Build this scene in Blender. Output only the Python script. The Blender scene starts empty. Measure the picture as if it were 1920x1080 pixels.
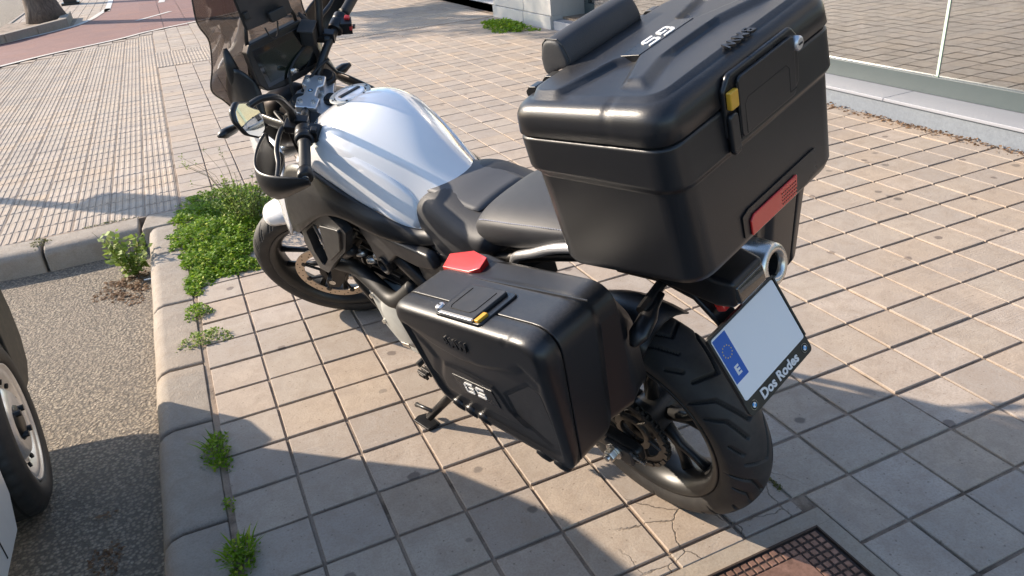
import bpy, bmesh, math, random
import numpy as np
from mathutils import Vector, Matrix
random.seed(7); RNG = np.random.default_rng(7)
PI = math.pi; R_ = math.radians
SC = bpy.context.scene
COL = SC.collection

# ---------------------------------------------------------------- camera, light, exposure
cam_d = bpy.data.cameras.new('camera'); cam = bpy.data.objects.new('camera', cam_d); COL.objects.link(cam)
SC.camera = cam
cam_d.sensor_width = 36.0; cam_d.lens = 1425.44 / 1920 * 36.0
cam_d.clip_start = 0.05; cam_d.clip_end = 500
c_right = Vector((0.9085, -0.4088, -0.0862)); c_fwd = Vector((0.3290, 0.8262, -0.4575))
c_fwd.normalize(); c_right = (c_right - c_fwd * c_right.dot(c_fwd)).normalized(); c_up = c_right.cross(c_fwd)
cam.matrix_world = Matrix(((c_right.x, c_up.x, -c_fwd.x, -0.0221), (c_right.y, c_up.y, -c_fwd.y, -2.1718),
                           (c_right.z, c_up.z, -c_fwd.z, 1.5145), (0, 0, 0, 1)))
SUN_AZ = -45.5; SUN_EL = 25.5          # heading the light travels to, and height of the sun
world = bpy.data.worlds.new('World'); SC.world = world; world.use_nodes = True
wn = world.node_tree.nodes; wl = world.node_tree.links
for n in list(wn): wn.remove(n)
sky = wn.new('ShaderNodeTexSky'); sky.sky_type = 'NISHITA'; sky.sun_disc = False
sky.sun_elevation = R_(SUN_EL); sky.sun_rotation = R_(-45)
sky.air_density = 1.0; sky.dust_density = .7; sky.ozone_density = 1.5
bg = wn.new('ShaderNodeBackground'); bg.inputs['Strength'].default_value = 0.15
wo = wn.new('ShaderNodeOutputWorld')
wl.new(sky.outputs[0], bg.inputs[0]); wl.new(bg.outputs[0], wo.inputs[0])
sun_d = bpy.data.lights.new('sun', 'SUN'); sun_d.energy = 4.3; sun_d.angle = R_(0.53); sun_d.color = (1.0, 0.855, 0.69)
sun = bpy.data.objects.new('sun', sun_d); COL.objects.link(sun)
_d = Vector((math.cos(R_(SUN_AZ)) * math.cos(R_(SUN_EL)), math.sin(R_(SUN_AZ)) * math.cos(R_(SUN_EL)), -math.sin(R_(SUN_EL))))
sun.rotation_euler = _d.to_track_quat('-Z', 'Y').to_euler(); sun.location = (-8, 8, 8)
SC.view_settings.view_transform = 'Standard'; SC.view_settings.look = 'None'
SC.view_settings.gamma = 1.0; SC.view_settings.exposure = 1.08; SC.view_settings.use_curve_mapping = False
SC.cycles.max_bounces = 8; SC.cycles.use_denoising = True
SC.cycles.sample_clamp_indirect = 8.0; SC.cycles.caustics_reflective = False; SC.cycles.caustics_refractive = False

# ---------------------------------------------------------------- material helpers
def new_mat(name):
    m = bpy.data.materials.new(name); m.use_nodes = True
    nt = m.node_tree
    for n in list(nt.nodes): nt.nodes.remove(n)
    out = nt.nodes.new('ShaderNodeOutputMaterial'); b = nt.nodes.new('ShaderNodeBsdfPrincipled')
    nt.links.new(b.outputs[0], out.inputs[0])
    return m, nt, b
def nd(nt, typ, **kw):
    n = nt.nodes.new(typ)
    for k, v in kw.items():
        if k.startswith('i_'): n.inputs[int(k[2:])].default_value = v
        else: setattr(n, k, v)
    return n
def ramp(nt, src, stops):
    r = nt.nodes.new('ShaderNodeValToRGB')
    while len(r.color_ramp.elements) < len(stops): r.color_ramp.elements.new(0.5)
    for e, (p, c) in zip(r.color_ramp.elements, stops):
        e.position = p; e.color = c if len(c) == 4 else (*c, 1)
    nt.links.new(src, r.inputs[0]); return r.outputs[0]
def noise(nt, vec, scale, detail=4, rough=0.6, dist=0):
    n = nt.nodes.new('ShaderNodeTexNoise'); n.inputs['Scale'].default_value = scale
    n.inputs['Detail'].default_value = detail; n.inputs['Roughness'].default_value = rough
    n.inputs['Distortion'].default_value = dist
    if vec is not None: nt.links.new(vec, n.inputs['Vector'])
    return n.outputs['Fac']
def mixc(nt, fac, a, b, mode='MIX'):
    m = nt.nodes.new('ShaderNodeMix'); m.data_type = 'RGBA'; m.blend_type = mode
    for i, s in ((0, fac), (6, a), (7, b)):
        if isinstance(s, bpy.types.NodeSocket): nt.links.new(s, m.inputs[i])
        elif i == 0: m.inputs[0].default_value = s
        else: m.inputs[i].default_value = s if len(s) == 4 else (*s, 1)
    return m.outputs[2]
def mth(nt, op, a, b=None, clamp=False):
    m = nt.nodes.new('ShaderNodeMath'); m.operation = op; m.use_clamp = clamp
    for i, s in ((0, a), (1, b)):
        if s is None: continue
        if isinstance(s, bpy.types.NodeSocket): nt.links.new(s, m.inputs[i])
        else: m.inputs[i].default_value = s
    return m.outputs[0]
def bump(nt, b, h, strength, dist, prev=None):
    n = nt.nodes.new('ShaderNodeBump'); n.inputs['Strength'].default_value = strength; n.inputs['Distance'].default_value = dist
    nt.links.new(h, n.inputs['Height'])
    if prev is not None: nt.links.new(prev, n.inputs['Normal'])
    if b is not None: nt.links.new(n.outputs[0], b.inputs['Normal'])
    return n.outputs[0]
def objco(nt):
    return nt.nodes.new('ShaderNodeTexCoord').outputs['Object']
def worldco(nt):
    return nt.nodes.new('ShaderNodeNewGeometry').outputs['Position']

def simple(name, col, rough=0.5, metal=0.0, coat=0.0, spec=0.5, nscale=0, nstr=0.1, ndist=0.001, dirt=0.0, dirtcol=(.3, .25, .2), dscale=25, rvar=0.0, trans=0.0, coat_r=0.05):
    m, nt, b = new_mat(name)
    b.inputs['Base Color'].default_value = (*col, 1); b.inputs['Roughness'].default_value = rough
    b.inputs['Metallic'].default_value = metal; b.inputs['Coat Weight'].default_value = coat
    b.inputs['Coat Roughness'].default_value = coat_r
    b.inputs['Specular IOR Level'].default_value = spec; b.inputs['Transmission Weight'].default_value = trans
    co = objco(nt)
    if dirt > 0:
        f = ramp(nt, noise(nt, co, dscale, 8, .7), [(.45, (0, 0, 0)), (.75, (dirt, dirt, dirt))])
        nt.links.new(mixc(nt, f, (*col, 1), (*dirtcol, 1)), b.inputs['Base Color'])
    if rvar > 0:
        r = ramp(nt, noise(nt, co, 18, 6, .7), [(.3, (rough - rvar,) * 3), (.7, (rough + rvar,) * 3)])
        nt.links.new(r, b.inputs['Roughness'])
    if nscale: bump(nt, b, noise(nt, co, nscale, 3), nstr, ndist)
    return m

MAT = {}
MAT['case'] = simple('textured_black_plastic', (.010, .010, .0115), .32, nscale=700, nstr=.14, ndist=.0005, dirt=.03, dirtcol=(.10, .10, .10), dscale=30, rvar=.03)
def case_mat():
    m, nt, b = new_mat('grained_black_case'); co = objco(nt)
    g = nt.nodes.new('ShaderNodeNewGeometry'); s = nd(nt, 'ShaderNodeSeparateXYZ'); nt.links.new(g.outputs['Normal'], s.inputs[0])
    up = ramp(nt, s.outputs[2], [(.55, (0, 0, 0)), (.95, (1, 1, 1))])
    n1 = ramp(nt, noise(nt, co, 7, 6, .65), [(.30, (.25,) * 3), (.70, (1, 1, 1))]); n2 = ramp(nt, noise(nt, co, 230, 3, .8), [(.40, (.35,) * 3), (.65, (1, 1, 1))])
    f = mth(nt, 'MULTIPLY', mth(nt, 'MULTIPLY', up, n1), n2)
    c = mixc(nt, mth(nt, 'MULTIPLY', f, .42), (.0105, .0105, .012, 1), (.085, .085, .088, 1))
    mp = nd(nt, 'ShaderNodeMapping'); mp.inputs['Scale'].default_value = (60, 9, 14); mp.inputs['Rotation'].default_value = (.4, .5, .3); nt.links.new(co, mp.inputs['Vector'])
    sc_ = ramp(nt, noise(nt, mp.outputs[0], 2.2, 9, .8), [(.66, (0, 0, 0)), (.74, (.35,) * 3)])
    nt.links.new(mixc(nt, sc_, c, (.05, .05, .052, 1)), b.inputs['Base Color'])
    nt.links.new(mth(nt, 'ADD', mth(nt, 'MULTIPLY', f, .10), .35), b.inputs['Roughness'])
    v = nt.nodes.new('ShaderNodeTexVoronoi'); v.inputs['Scale'].default_value = 520; nt.links.new(co, v.inputs['Vector'])
    bump(nt, b, v.outputs['Distance'], .22, .0006)
    return m
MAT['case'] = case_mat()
MAT['case_smooth'] = simple('smooth_black_plastic', (.009, .009, .010), .30, nscale=500, nstr=.05, ndist=.0005, dirt=.07, dirtcol=(.1, .1, .1), dscale=20, rvar=.06)
MAT['plastic'] = simple('black_plastic', (.008, .008, .009), .36, nscale=700, nstr=.08, ndist=.0005, dirt=.05, dirtcol=(.10, .09, .08), rvar=.08)
MAT['plastic_grey'] = simple('grey_plastic', (.026, .026, .027), .42, nscale=700, nstr=.08, ndist=.0005, dirt=.06, rvar=.06)
MAT['groove'] = simple('gap_black', (.004, .004, .004), .8)
MAT['white'] = simple('white_paint', (.86, .86, .86), .22, coat=1.0, dirt=.04, dirtcol=(.5, .48, .45))
MAT['offwhite'] = simple('pale_engine_paint', (.42, .43, .41), .45, nscale=300, nstr=.1, dirt=.3, dirtcol=(.25, .23, .2))
MAT['rubber'] = simple('tyre_rubber', (.022, .021, .021), .62, nscale=260, nstr=.15, ndist=.0006, dirt=.45, dirtcol=(.075, .068, .06), dscale=16)
MAT['rubber_dark'] = simple('dark_rubber', (.012, .012, .012), .55)
MAT['rim'] = simple('black_rim_paint', (.014, .014, .014), .38, metal=0, dirt=.12, dirtcol=(.10, .09, .075))
MAT['steel'] = simple('brushed_steel', (.62, .60, .56), .28, metal=1, nscale=200, nstr=.1, ndist=.0003, rvar=.08)
MAT['alu'] = simple('cast_aluminium', (.66, .66, .67), .36, metal=.85, nscale=400, nstr=.15, ndist=.0004, rvar=.06)
MAT['darkmetal'] = simple('dark_metal', (.030, .029, .029), .38, metal=.6, dirt=.22, dirtcol=(.13, .11, .09))
MAT['chain'] = simple('greasy_chain_steel', (.10, .09, .08), .38, metal=.8, dirt=.5, dirtcol=(.03, .025, .02), dscale=120)
MAT['disc'] = simple('brake_disc_steel', (.58, .47, .36), .42, metal=.7, nscale=300, nstr=.1, ndist=.0002)
MAT['red'] = simple('red_reflector', (.62, .025, .02), .25, coat=.6)
MAT['red_btn'] = simple('red_switch', (.55, .03, .03), .4)
MAT['yellow'] = simple('amber_latch', (.62, .33, .03), .35)
MAT['text_white'] = simple('white_lettering', (.75, .75, .75), .4)
MAT['plate'] = simple('plate_white', (.80, .81, .83), .30, coat=.4)
MAT['plate_blue'] = simple('plate_blue', (.015, .10, .42), .35)
MAT['star'] = simple('plate_yellow', (.75, .55, .05), .4)
MAT['blue'] = simple('emblem_blue', (.03, .28, .62), .3)
MAT['screen'] = simple('display_glass', (.006, .006, .006), .08, coat=1.0, spec=.6)
MAT['mirror'] = simple('mirror_glass', (.40, .41, .41), .02, metal=1)
MAT['leather'] = None

def seat_mat():
    m, nt, b = new_mat('seat_vinyl'); co = objco(nt)
    b.inputs['Roughness'].default_value = .58
    v = nt.nodes.new('ShaderNodeTexVoronoi'); v.inputs['Scale'].default_value = 420; nt.links.new(co, v.inputs['Vector'])
    b.inputs['Base Color'].default_value = (.05, .052, .056, 1)
    nt.links.new(ramp(nt, noise(nt, co, 12, 6), [(.3, (.022, .023, .026)), (.7, (.034, .034, .037))]), b.inputs['Base Color'])
    bump(nt, b, v.outputs['Distance'], .35, .0006)
    return m
MAT['seat'] = seat_mat()

def scuffed():
    m, nt, b = new_mat('scuffed_black_plastic'); co = objco(nt)
    mp = nd(nt, 'ShaderNodeMapping'); mp.inputs['Scale'].default_value = (18, 18, 90); mp.inputs['Rotation'].default_value = (0, .9, 0)
    nt.links.new(co, mp.inputs['Vector'])
    s = ramp(nt, noise(nt, mp.outputs[0], 4, 8, .75), [(.5, (0, 0, 0)), (.72, (.5, .5, .5))])
    nt.links.new(mixc(nt, s, (.016, .016, .018, 1), (.10, .10, .11, 1)), b.inputs['Base Color'])
    b.inputs['Roughness'].default_value = .42
    bump(nt, b, noise(nt, co, 900, 3), .15, .0006)
    return m
MAT['scuff'] = scuffed()

def smoked():
    m, nt, b = new_mat('smoked_screen')
    out = [n for n in nt.nodes if n.type == 'OUTPUT_MATERIAL'][0]
    tr = nt.nodes.new('ShaderNodeBsdfTransparent'); tr.inputs[0].default_value = (.25, .225, .215, 1)
    gl = nt.nodes.new('ShaderNodeBsdfGlossy'); gl.inputs['Roughness'].default_value = .05; gl.inputs[0].default_value = (.9, .9, .9, 1)
    fr = nt.nodes.new('ShaderNodeFresnel'); fr.inputs[0].default_value = 1.5
    co = objco(nt); bp = bump(nt, None, noise(nt, co, 14, 2, .5, 0.3), .03, .01)
    nt.links.new(bp, gl.inputs['Normal']); nt.links.new(bp, fr.inputs['Normal'])
    mx = nt.nodes.new('ShaderNodeMixShader'); nt.links.new(mth(nt, 'MULTIPLY', fr.outputs[0], .45), mx.inputs[0])
    nt.links.new(tr.outputs[0], mx.inputs[1]); nt.links.new(gl.outputs[0], mx.inputs[2])
    nt.links.new(mx.outputs[0], out.inputs[0]); return m
MAT['smoked'] = smoked()

def glass_shop():
    m, nt, b = new_mat('shop_glass')
    out = [n for n in nt.nodes if n.type == 'OUTPUT_MATERIAL'][0]
    tr = nt.nodes.new('ShaderNodeBsdfTransparent'); tr.inputs[0].default_value = (.55, .60, .58, 1)
    gl = nt.nodes.new('ShaderNodeBsdfGlossy'); gl.inputs['Roughness'].default_value = .015; gl.inputs[0].default_value = (.72, .72, .73, 1)
    mx = nt.nodes.new('ShaderNodeMixShader')
    co = worldco(nt); bp = bump(nt, None, noise(nt, co, 1.5, 2, .5), .04, .05); nt.links.new(bp, gl.inputs['Normal'])
    dirt = ramp(nt, noise(nt, co, 6, 8, .7), [(.4, (.50,) * 3), (.7, (.62,) * 3)])
    nt.links.new(dirt, mx.inputs[0])
    nt.links.new(tr.outputs[0], mx.inputs[1]); nt.links.new(gl.outputs[0], mx.inputs[2])
    nt.links.new(mx.outputs[0], out.inputs[0]); return m
MAT['glass'] = glass_shop()

GUM = [(0.493, -0.458, 0.016, 0.6), (0.565, -0.689, 0.014, 0.7), (1.457, -0.75, 0.017, 0.8), (0.354, 0.096, 0.015, 0.5), (3.563, 0.932, 0.02, 0.6), (3.451, 0.753, 0.022, 0.7), (3.403, 0.839, 0.018, 0.5), (3.105, 0.48, 0.02, 0.7), (3.105, 0.357, 0.022, 0.8), (3.153, 0.864, 0.018, 0.6), (3.153, -0.163, 0.017, 0.5), (3.943, 0.344, 0.025, 0.6), (0.369, -0.708, 0.01, 0.5), (1.728, -0.753, 0.03, 0.25)]
def paving(name, base, var=.17, cell=.2, stain=True, streak=True):
    m, nt, b = new_mat(name); co = worldco(nt)
    # per-tile tone
    sc = nd(nt, 'ShaderNodeVectorMath', operation='SCALE'); sc.inputs[3].default_value = 1 / cell; nt.links.new(co, sc.inputs[0])
    fl = nd(nt, 'ShaderNodeVectorMath', operation='FLOOR'); nt.links.new(sc.outputs[0], fl.inputs[0])
    sp = nd(nt, 'ShaderNodeSeparateXYZ'); nt.links.new(fl.outputs[0], sp.inputs[0])
    cb = nd(nt, 'ShaderNodeCombineXYZ'); nt.links.new(sp.outputs[0], cb.inputs[0]); nt.links.new(sp.outputs[1], cb.inputs[1])
    wn_ = nt.nodes.new('ShaderNodeTexWhiteNoise'); nt.links.new(cb.outputs[0], wn_.inputs['Vector'])
    r, g, bb = base
    tone = ramp(nt, wn_.outputs['Value'], [(0, (r * (1 - var), g * (1 - var * .95), bb * (1 - var * .7))), (.35, (r, g, bb)),
                                           (.7, (r * 1.03, g * .95, bb * .87)), (1, (r * (1 + var * .5), g * (1 + var * .5), bb * (1 + var * .7)))])
    big = noise(nt, co, 2.3, 4, .6)
    c = mixc(nt, ramp(nt, big, [(.35, (0, 0, 0)), (.7, (.7,) * 3)]), tone, (r * .76, g * .77, bb * .82, 1))
    mid = noise(nt, co, 14, 6, .7, .6)
    c = mixc(nt, ramp(nt, mid, [(.42, (0, 0, 0)), (.72, (.6,) * 3)]), c, (r * .66, g * .60, bb * .56, 1))
    fine = noise(nt, co, 160, 4, .7)
    c = mixc(nt, ramp(nt, fine, [(.35, (.40,) * 3), (.55, (0, 0, 0))]), c, (r * .55, g * .5, bb * .48, 1))
    h = mth(nt, 'ADD', mth(nt, 'MULTIPLY', mid, .8), mth(nt, 'MULTIPLY', fine, .45))
    if streak:
        mp = nd(nt, 'ShaderNodeMapping'); mp.inputs['Scale'].default_value = (4, 90, 1); nt.links.new(co, mp.inputs['Vector'])
        st = noise(nt, mp.outputs[0], 1.6, 5, .65)
        msk = ramp(nt, noise(nt, co, 1.1, 2), [(.48, (0, 0, 0)), (.6, (1, 1, 1))])
        h = mth(nt, 'ADD', h, mth(nt, 'MULTIPLY', mth(nt, 'MULTIPLY', st, msk), .8))
    if stain:
        vo = nt.nodes.new('ShaderNodeTexVoronoi'); vo.inputs['Scale'].default_value = 1.9; vo.voronoi_dimensions = '2D'
        wob = noise(nt, co, 30, 3); nt.links.new(co, vo.inputs['Vector'])
        d = mth(nt, 'ADD', vo.outputs['Distance'], mth(nt, 'MULTIPLY', wob, .05))
        f = ramp(nt, d, [(.052, (.75,) * 3), (.062, (0, 0, 0))])
        c = mixc(nt, f, c, (r * .30, g * .28, bb * .30, 1))
        vo2 = nt.nodes.new('ShaderNodeTexVoronoi'); vo2.inputs['Scale'].default_value = 17; vo2.voronoi_dimensions = '2D'; nt.links.new(co, vo2.inputs['Vector'])
        d2 = mth(nt, 'ADD', vo2.outputs['Distance'], mth(nt, 'MULTIPLY', noise(nt, co, 90, 2), .12))
        c = mixc(nt, ramp(nt, d2, [(.085, (.6,) * 3), (.11, (0, 0, 0))]), c, (r * .32, g * .29, bb * .27, 1))
    if name == 'sandy_mortar':
        c = mixc(nt, ramp(nt, noise(nt, co, 5.5, 6, .7), [(.50, (0, 0, 0)), (.64, (.8,) * 3)]), c, (.085, .065, .048, 1))
        h = mth(nt, 'ADD', h, mth(nt, 'MULTIPLY', noise(nt, co, 90, 4, .8), 1.2))
    if name == 'beige_paving':
        vc = nt.nodes.new('ShaderNodeTexVoronoi'); vc.feature = 'DISTANCE_TO_EDGE'; vc.voronoi_dimensions = '2D'; vc.inputs['Scale'].default_value = 7.0
        w0 = nd(nt, 'ShaderNodeTexNoise'); w0.inputs['Scale'].default_value = 14; w0.inputs['Detail'].default_value = 5; nt.links.new(co, w0.inputs['Vector'])
        ws_ = nd(nt, 'ShaderNodeVectorMath', operation='SCALE'); ws_.inputs[3].default_value = .07; nt.links.new(w0.outputs['Color'], ws_.inputs[0])
        wa = nd(nt, 'ShaderNodeVectorMath', operation='ADD'); nt.links.new(co, wa.inputs[0]); nt.links.new(ws_.outputs[0], wa.inputs[1]); nt.links.new(wa.outputs[0], vc.inputs['Vector'])
        dz_ = nd(nt, 'ShaderNodeVectorMath', operation='DISTANCE'); nt.links.new(co, dz_.inputs[0]); dz_.inputs[1].default_value = (.98, -1.0, 0)
        near = ramp(nt, dz_.outputs['Value'], [(.24, (1, 1, 1)), (.30, (0, 0, 0))])
        crk = mth(nt, 'MULTIPLY', ramp(nt, vc.outputs['Distance'], [(.008, (1, 1, 1)), (.020, (0, 0, 0))]), near)
        c = mixc(nt, mth(nt, 'MULTIPLY', crk, .75), c, (r * .22, g * .2, bb * .18, 1)); h = mth(nt, 'SUBTRACT', h, mth(nt, 'MULTIPLY', crk, 1.2))
        pt = ramp(nt, noise(nt, co, 3.3, 7, .75, .5), [(.58, (0, 0, 0)), (.70, (.55,) * 3)])
        c = mixc(nt, pt, c, (r * .70, g * .71, bb * .76, 1))
        wr = ramp(nt, noise(nt, co, 22, 5, .8), [(.62, (0, 0, 0)), (.70, (.35,) * 3)])
        c = mixc(nt, wr, c, (r * 1.12, g * 1.12, bb * 1.1, 1))
        w = nd(nt, 'ShaderNodeTexNoise'); w.inputs['Scale'].default_value = 35; nt.links.new(co, w.inputs['Vector'])
        wv = nd(nt, 'ShaderNodeVectorMath', operation='SCALE'); wv.inputs[3].default_value = .02; nt.links.new(w.outputs['Color'], wv.inputs[0])
        wc = nd(nt, 'ShaderNodeVectorMath', operation='ADD'); nt.links.new(co, wc.inputs[0]); nt.links.new(wv.outputs[0], wc.inputs[1])
        for (gx, gy, gr, ga) in GUM:
            dn = nd(nt, 'ShaderNodeVectorMath', operation='DISTANCE'); nt.links.new(wc.outputs[0], dn.inputs[0]); dn.inputs[1].default_value = (gx + .01, gy + .01, .01)
            c = mixc(nt, ramp(nt, dn.outputs['Value'], [(gr * .8, (ga,) * 3), (gr, (0, 0, 0))]), c, (r * .26, g * .26, bb * .28, 1))
    nt.links.new(c, b.inputs['Base Color']); b.inputs['Roughness'].default_value = .82
    b.inputs['Specular IOR Level'].default_value = .3
    bump(nt, b, h, .9 if name == 'kerb_concrete' else .55, .007 if name == 'kerb_concrete' else .004)
    return m
MAT['tile'] = paving('beige_paving', (.465, .40, .33))
MAT['tactile'] = paving('tactile_paving', (.47, .405, .33), stain=False, streak=False)
MAT['mortar'] = paving('sandy_mortar', (.33, .265, .205), var=.1, stain=False, streak=False)
MAT['red_lane'] = paving('red_paving', (.27, .155, .135), var=.08, cell=.4, stain=False, streak=False)
MAT['laneline'] = paving('white_road_paint', (.66, .65, .62), var=.03, cell=1.0, stain=False, streak=False)
MAT['kerb'] = paving('kerb_concrete', (.37, .325, .27), var=.05, cell=.6, stain=False, streak=False)
MAT['cement'] = paving('cement_mortar', (.42, .375, .31), var=.04, cell=.5, stain=False, streak=False)

def asphalt():
    m, nt, b = new_mat('old_asphalt'); co = worldco(nt)
    v = nt.nodes.new('ShaderNodeTexVoronoi'); v.inputs['Scale'].default_value = 85; nt.links.new(co, v.inputs['Vector'])
    v2 = nt.nodes.new('ShaderNodeTexVoronoi'); v2.inputs['Scale'].default_value = 190; nt.links.new(co, v2.inputs['Vector'])
    tone = ramp(nt, v.outputs['Color'], [(0, (.28, .226, .168)), (.5, (.42, .346, .258)), (1, (.57, .48, .365))])
    c = mixc(nt, ramp(nt, v.outputs['Distance'], [(.30, (0, 0, 0)), (.62, (.8,) * 3)]), tone, (.11, .095, .078, 1))
    c = mixc(nt, ramp(nt, noise(nt, co, 2.2, 5, .6), [(.35, (0, 0, 0)), (.7, (.5,) * 3)]), c, (.22, .18, .14, 1))
    st = ramp(nt, noise(nt, co, 9, 5, .7), [(.66, (0, 0, 0)), (.74, (.65,) * 3)])
    c = mixc(nt, st, c, (.055, .045, .035, 1))
    nt.links.new(c, b.inputs['Base Color']); b.inputs['Roughness'].default_value = .85
    h = mth(nt, 'ADD', mth(nt, 'MULTIPLY', v.outputs['Distance'], -1.0), mth(nt, 'MULTIPLY', v2.outputs['Distance'], -.4))
    h = mth(nt, 'ADD', h, mth(nt, 'MULTIPLY', noise(nt, co, 70, 5, .75), 1.6))
    bump(nt, b, h, .9, .013)
    return m
MAT['asphalt'] = asphalt()

def leafmat(name, dark, light, tipp=None):
    m, nt, b = new_mat(name)
    gi = nt.nodes.new('ShaderNodeNewGeometry')
    stops = [(0, dark), (.8, light)] + ([(.93, tipp)] if tipp else [])
    nt.links.new(ramp(nt, gi.outputs['Random Per Island'], stops), b.inputs['Base Color'])
    b.inputs['Roughness'].default_value = .6; b.inputs['Specular IOR Level'].default_value = .25
    out = [n for n in nt.nodes if n.type == 'OUTPUT_MATERIAL'][0]
    tl = nt.nodes.new('ShaderNodeBsdfTranslucent'); nt.links.new(ramp(nt, gi.outputs['Random Per Island'], [(0, light), (1, light)]), tl.inputs[0])
    mx = nt.nodes.new('ShaderNodeMixShader'); mx.inputs[0].default_value = .35
    nt.links.new(b.outputs[0], mx.inputs[1]); nt.links.new(tl.outputs[0], mx.inputs[2]); nt.links.new(mx.outputs[0], out.inputs[0])
    return m
MAT['clover'] = leafmat('clover_green', (.06, .13, .008), (.22, .37, .02), (.40, .44, .04))
MAT['weed'] = leafmat('weed_green', (.09, .15, .025), (.26, .36, .07), (.42, .42, .12))
MAT['dryweed'] = leafmat('moss_green', (.05, .065, .015), (.12, .14, .03), (.2, .16, .06))
MAT['tree'] = leafmat('tree_green', (.03, .06, .012), (.07, .11, .025))
MAT['straw'] = leafmat('dry_debris', (.12, .065, .035), (.26, .16, .09))
def bark():
    m, nt, b = new_mat('bark'); co = objco(nt)
    mp = nd(nt, 'ShaderNodeMapping'); mp.inputs['Scale'].default_value = (1, 1, .3); nt.links.new(co, mp.inputs['Vector'])
    n = noise(nt, mp.outputs[0], 14, 8, .7, 1)
    nt.links.new(ramp(nt, n, [(.3, (.05, .035, .028)), (.7, (.19, .145, .115))]), b.inputs['Base Color']); b.inputs['Roughness'].default_value = .9
    bump(nt, b, n, .9, .03); return m
MAT['bark'] = bark()
def stone(name, col, rough=.6, sc=40, amt=.25):
    m, nt, b = new_mat(name); co = worldco(nt); r, g, bb = col
    n = noise(nt, co, sc, 8, .7)
    c = mixc(nt, ramp(nt, n, [(.35, (amt,) * 3), (.65, (0, 0, 0))]), (*col, 1), (r * .6, g * .6, bb * .62, 1))
    c = mixc(nt, ramp(nt, noise(nt, co, 1.7, 5, .6), [(.4, (0, 0, 0)), (.7, (.4,) * 3)]), c, (r * .75, g * .76, bb * .8, 1))
    nt.links.new(c, b.inputs['Base Color']); b.inputs['Roughness'].default_value = rough
    bump(nt, b, n, .4, .003); return m
MAT['plinth'] = stone('plinth_render', (.21, .235, .265), .9, 55, .6)
MAT['sill'] = stone('grey_sill_stone', (.30, .31, .34), .42, 60, .15)
MAT['facade'] = stone('facade_panel', (.50, .48, .45), .6, 30, .15)
MAT['frame'] = stone('painted_frame', (.055, .075, .08), .38, 12, .1)
MAT['frame_lt'] = simple('glass_edge_green', (.50, .62, .50), .3)
MAT['dark'] = simple('dark_interior', (.10, .10, .10), .8)
MAT['rust'] = None
def rustm():
    m, nt, b = new_mat('rusty_iron'); co = worldco(nt)
    n = noise(nt, co, 35, 8, .7)
    c = ramp(nt, n, [(.3, (.10, .055, .040)), (.55, (.22, .125, .095)), (.75, (.30, .19, .15))])
    nt.links.new(c, b.inputs['Base Color']); b.inputs['Roughness'].default_value = .6; b.inputs['Metallic'].default_value = .25
    bump(nt, b, noise(nt, co, 300, 4), .3, .001); return m
MAT['rust'] = rustm()
MAT['rust_dark'] = simple('dark_rust', (.04, .025, .02), .8)
MAT['carpaint'] = simple('white_car_paint', (.72, .72, .70), .3, coat=.8, dirt=.15, dirtcol=(.35, .3, .25), dscale=6)
MAT['bumper'] = simple('dusty_grey_bumper', (.035, .033, .028), .55, nscale=300, dirt=.5, dirtcol=(.14, .12, .09))
MAT['hubpaint'] = simple('silver_wheel_paint', (.72, .72, .73), .32, metal=.7, dirt=.2, dirtcol=(.2, .16, .12), dscale=30)
MAT['carglass'] = simple('car_window', (.03, .035, .035), .05, coat=1)

# ---------------------------------------------------------------- object helpers
def link(name, me, mat=None, parent=None, smooth=False, bevel=0, bseg=2, subsurf=0, solid=0, angle=35, matrix=None):
    o = bpy.data.objects.new(name, me); COL.objects.link(o)
    if mat is not None:
        for mm in (mat if isinstance(mat, (list, tuple)) else [mat]): me.materials.append(mm)
    if parent is not None: o.parent = parent
    if matrix is not None: o.matrix_basis = matrix
    if smooth:
        for p in me.polygons: p.use_smooth = True
    if solid:
        md = o.modifiers.new('solid', 'SOLIDIFY'); md.thickness = solid; md.offset = 0
    if subsurf:
        md = o.modifiers.new('sub', 'SUBSURF'); md.levels = subsurf; md.render_levels = subsurf
    if bevel:
        md = o.modifiers.new('bevel', 'BEVEL'); md.width = bevel; md.segments = bseg; md.limit_method = 'ANGLE'; md.angle_limit = R_(angle)
        md.harden_normals = False
        for p in me.polygons: p.use_smooth = True
        ws = o.modifiers.new('wn', 'WEIGHTED_NORMAL'); ws.keep_sharp = False
    return o
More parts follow.
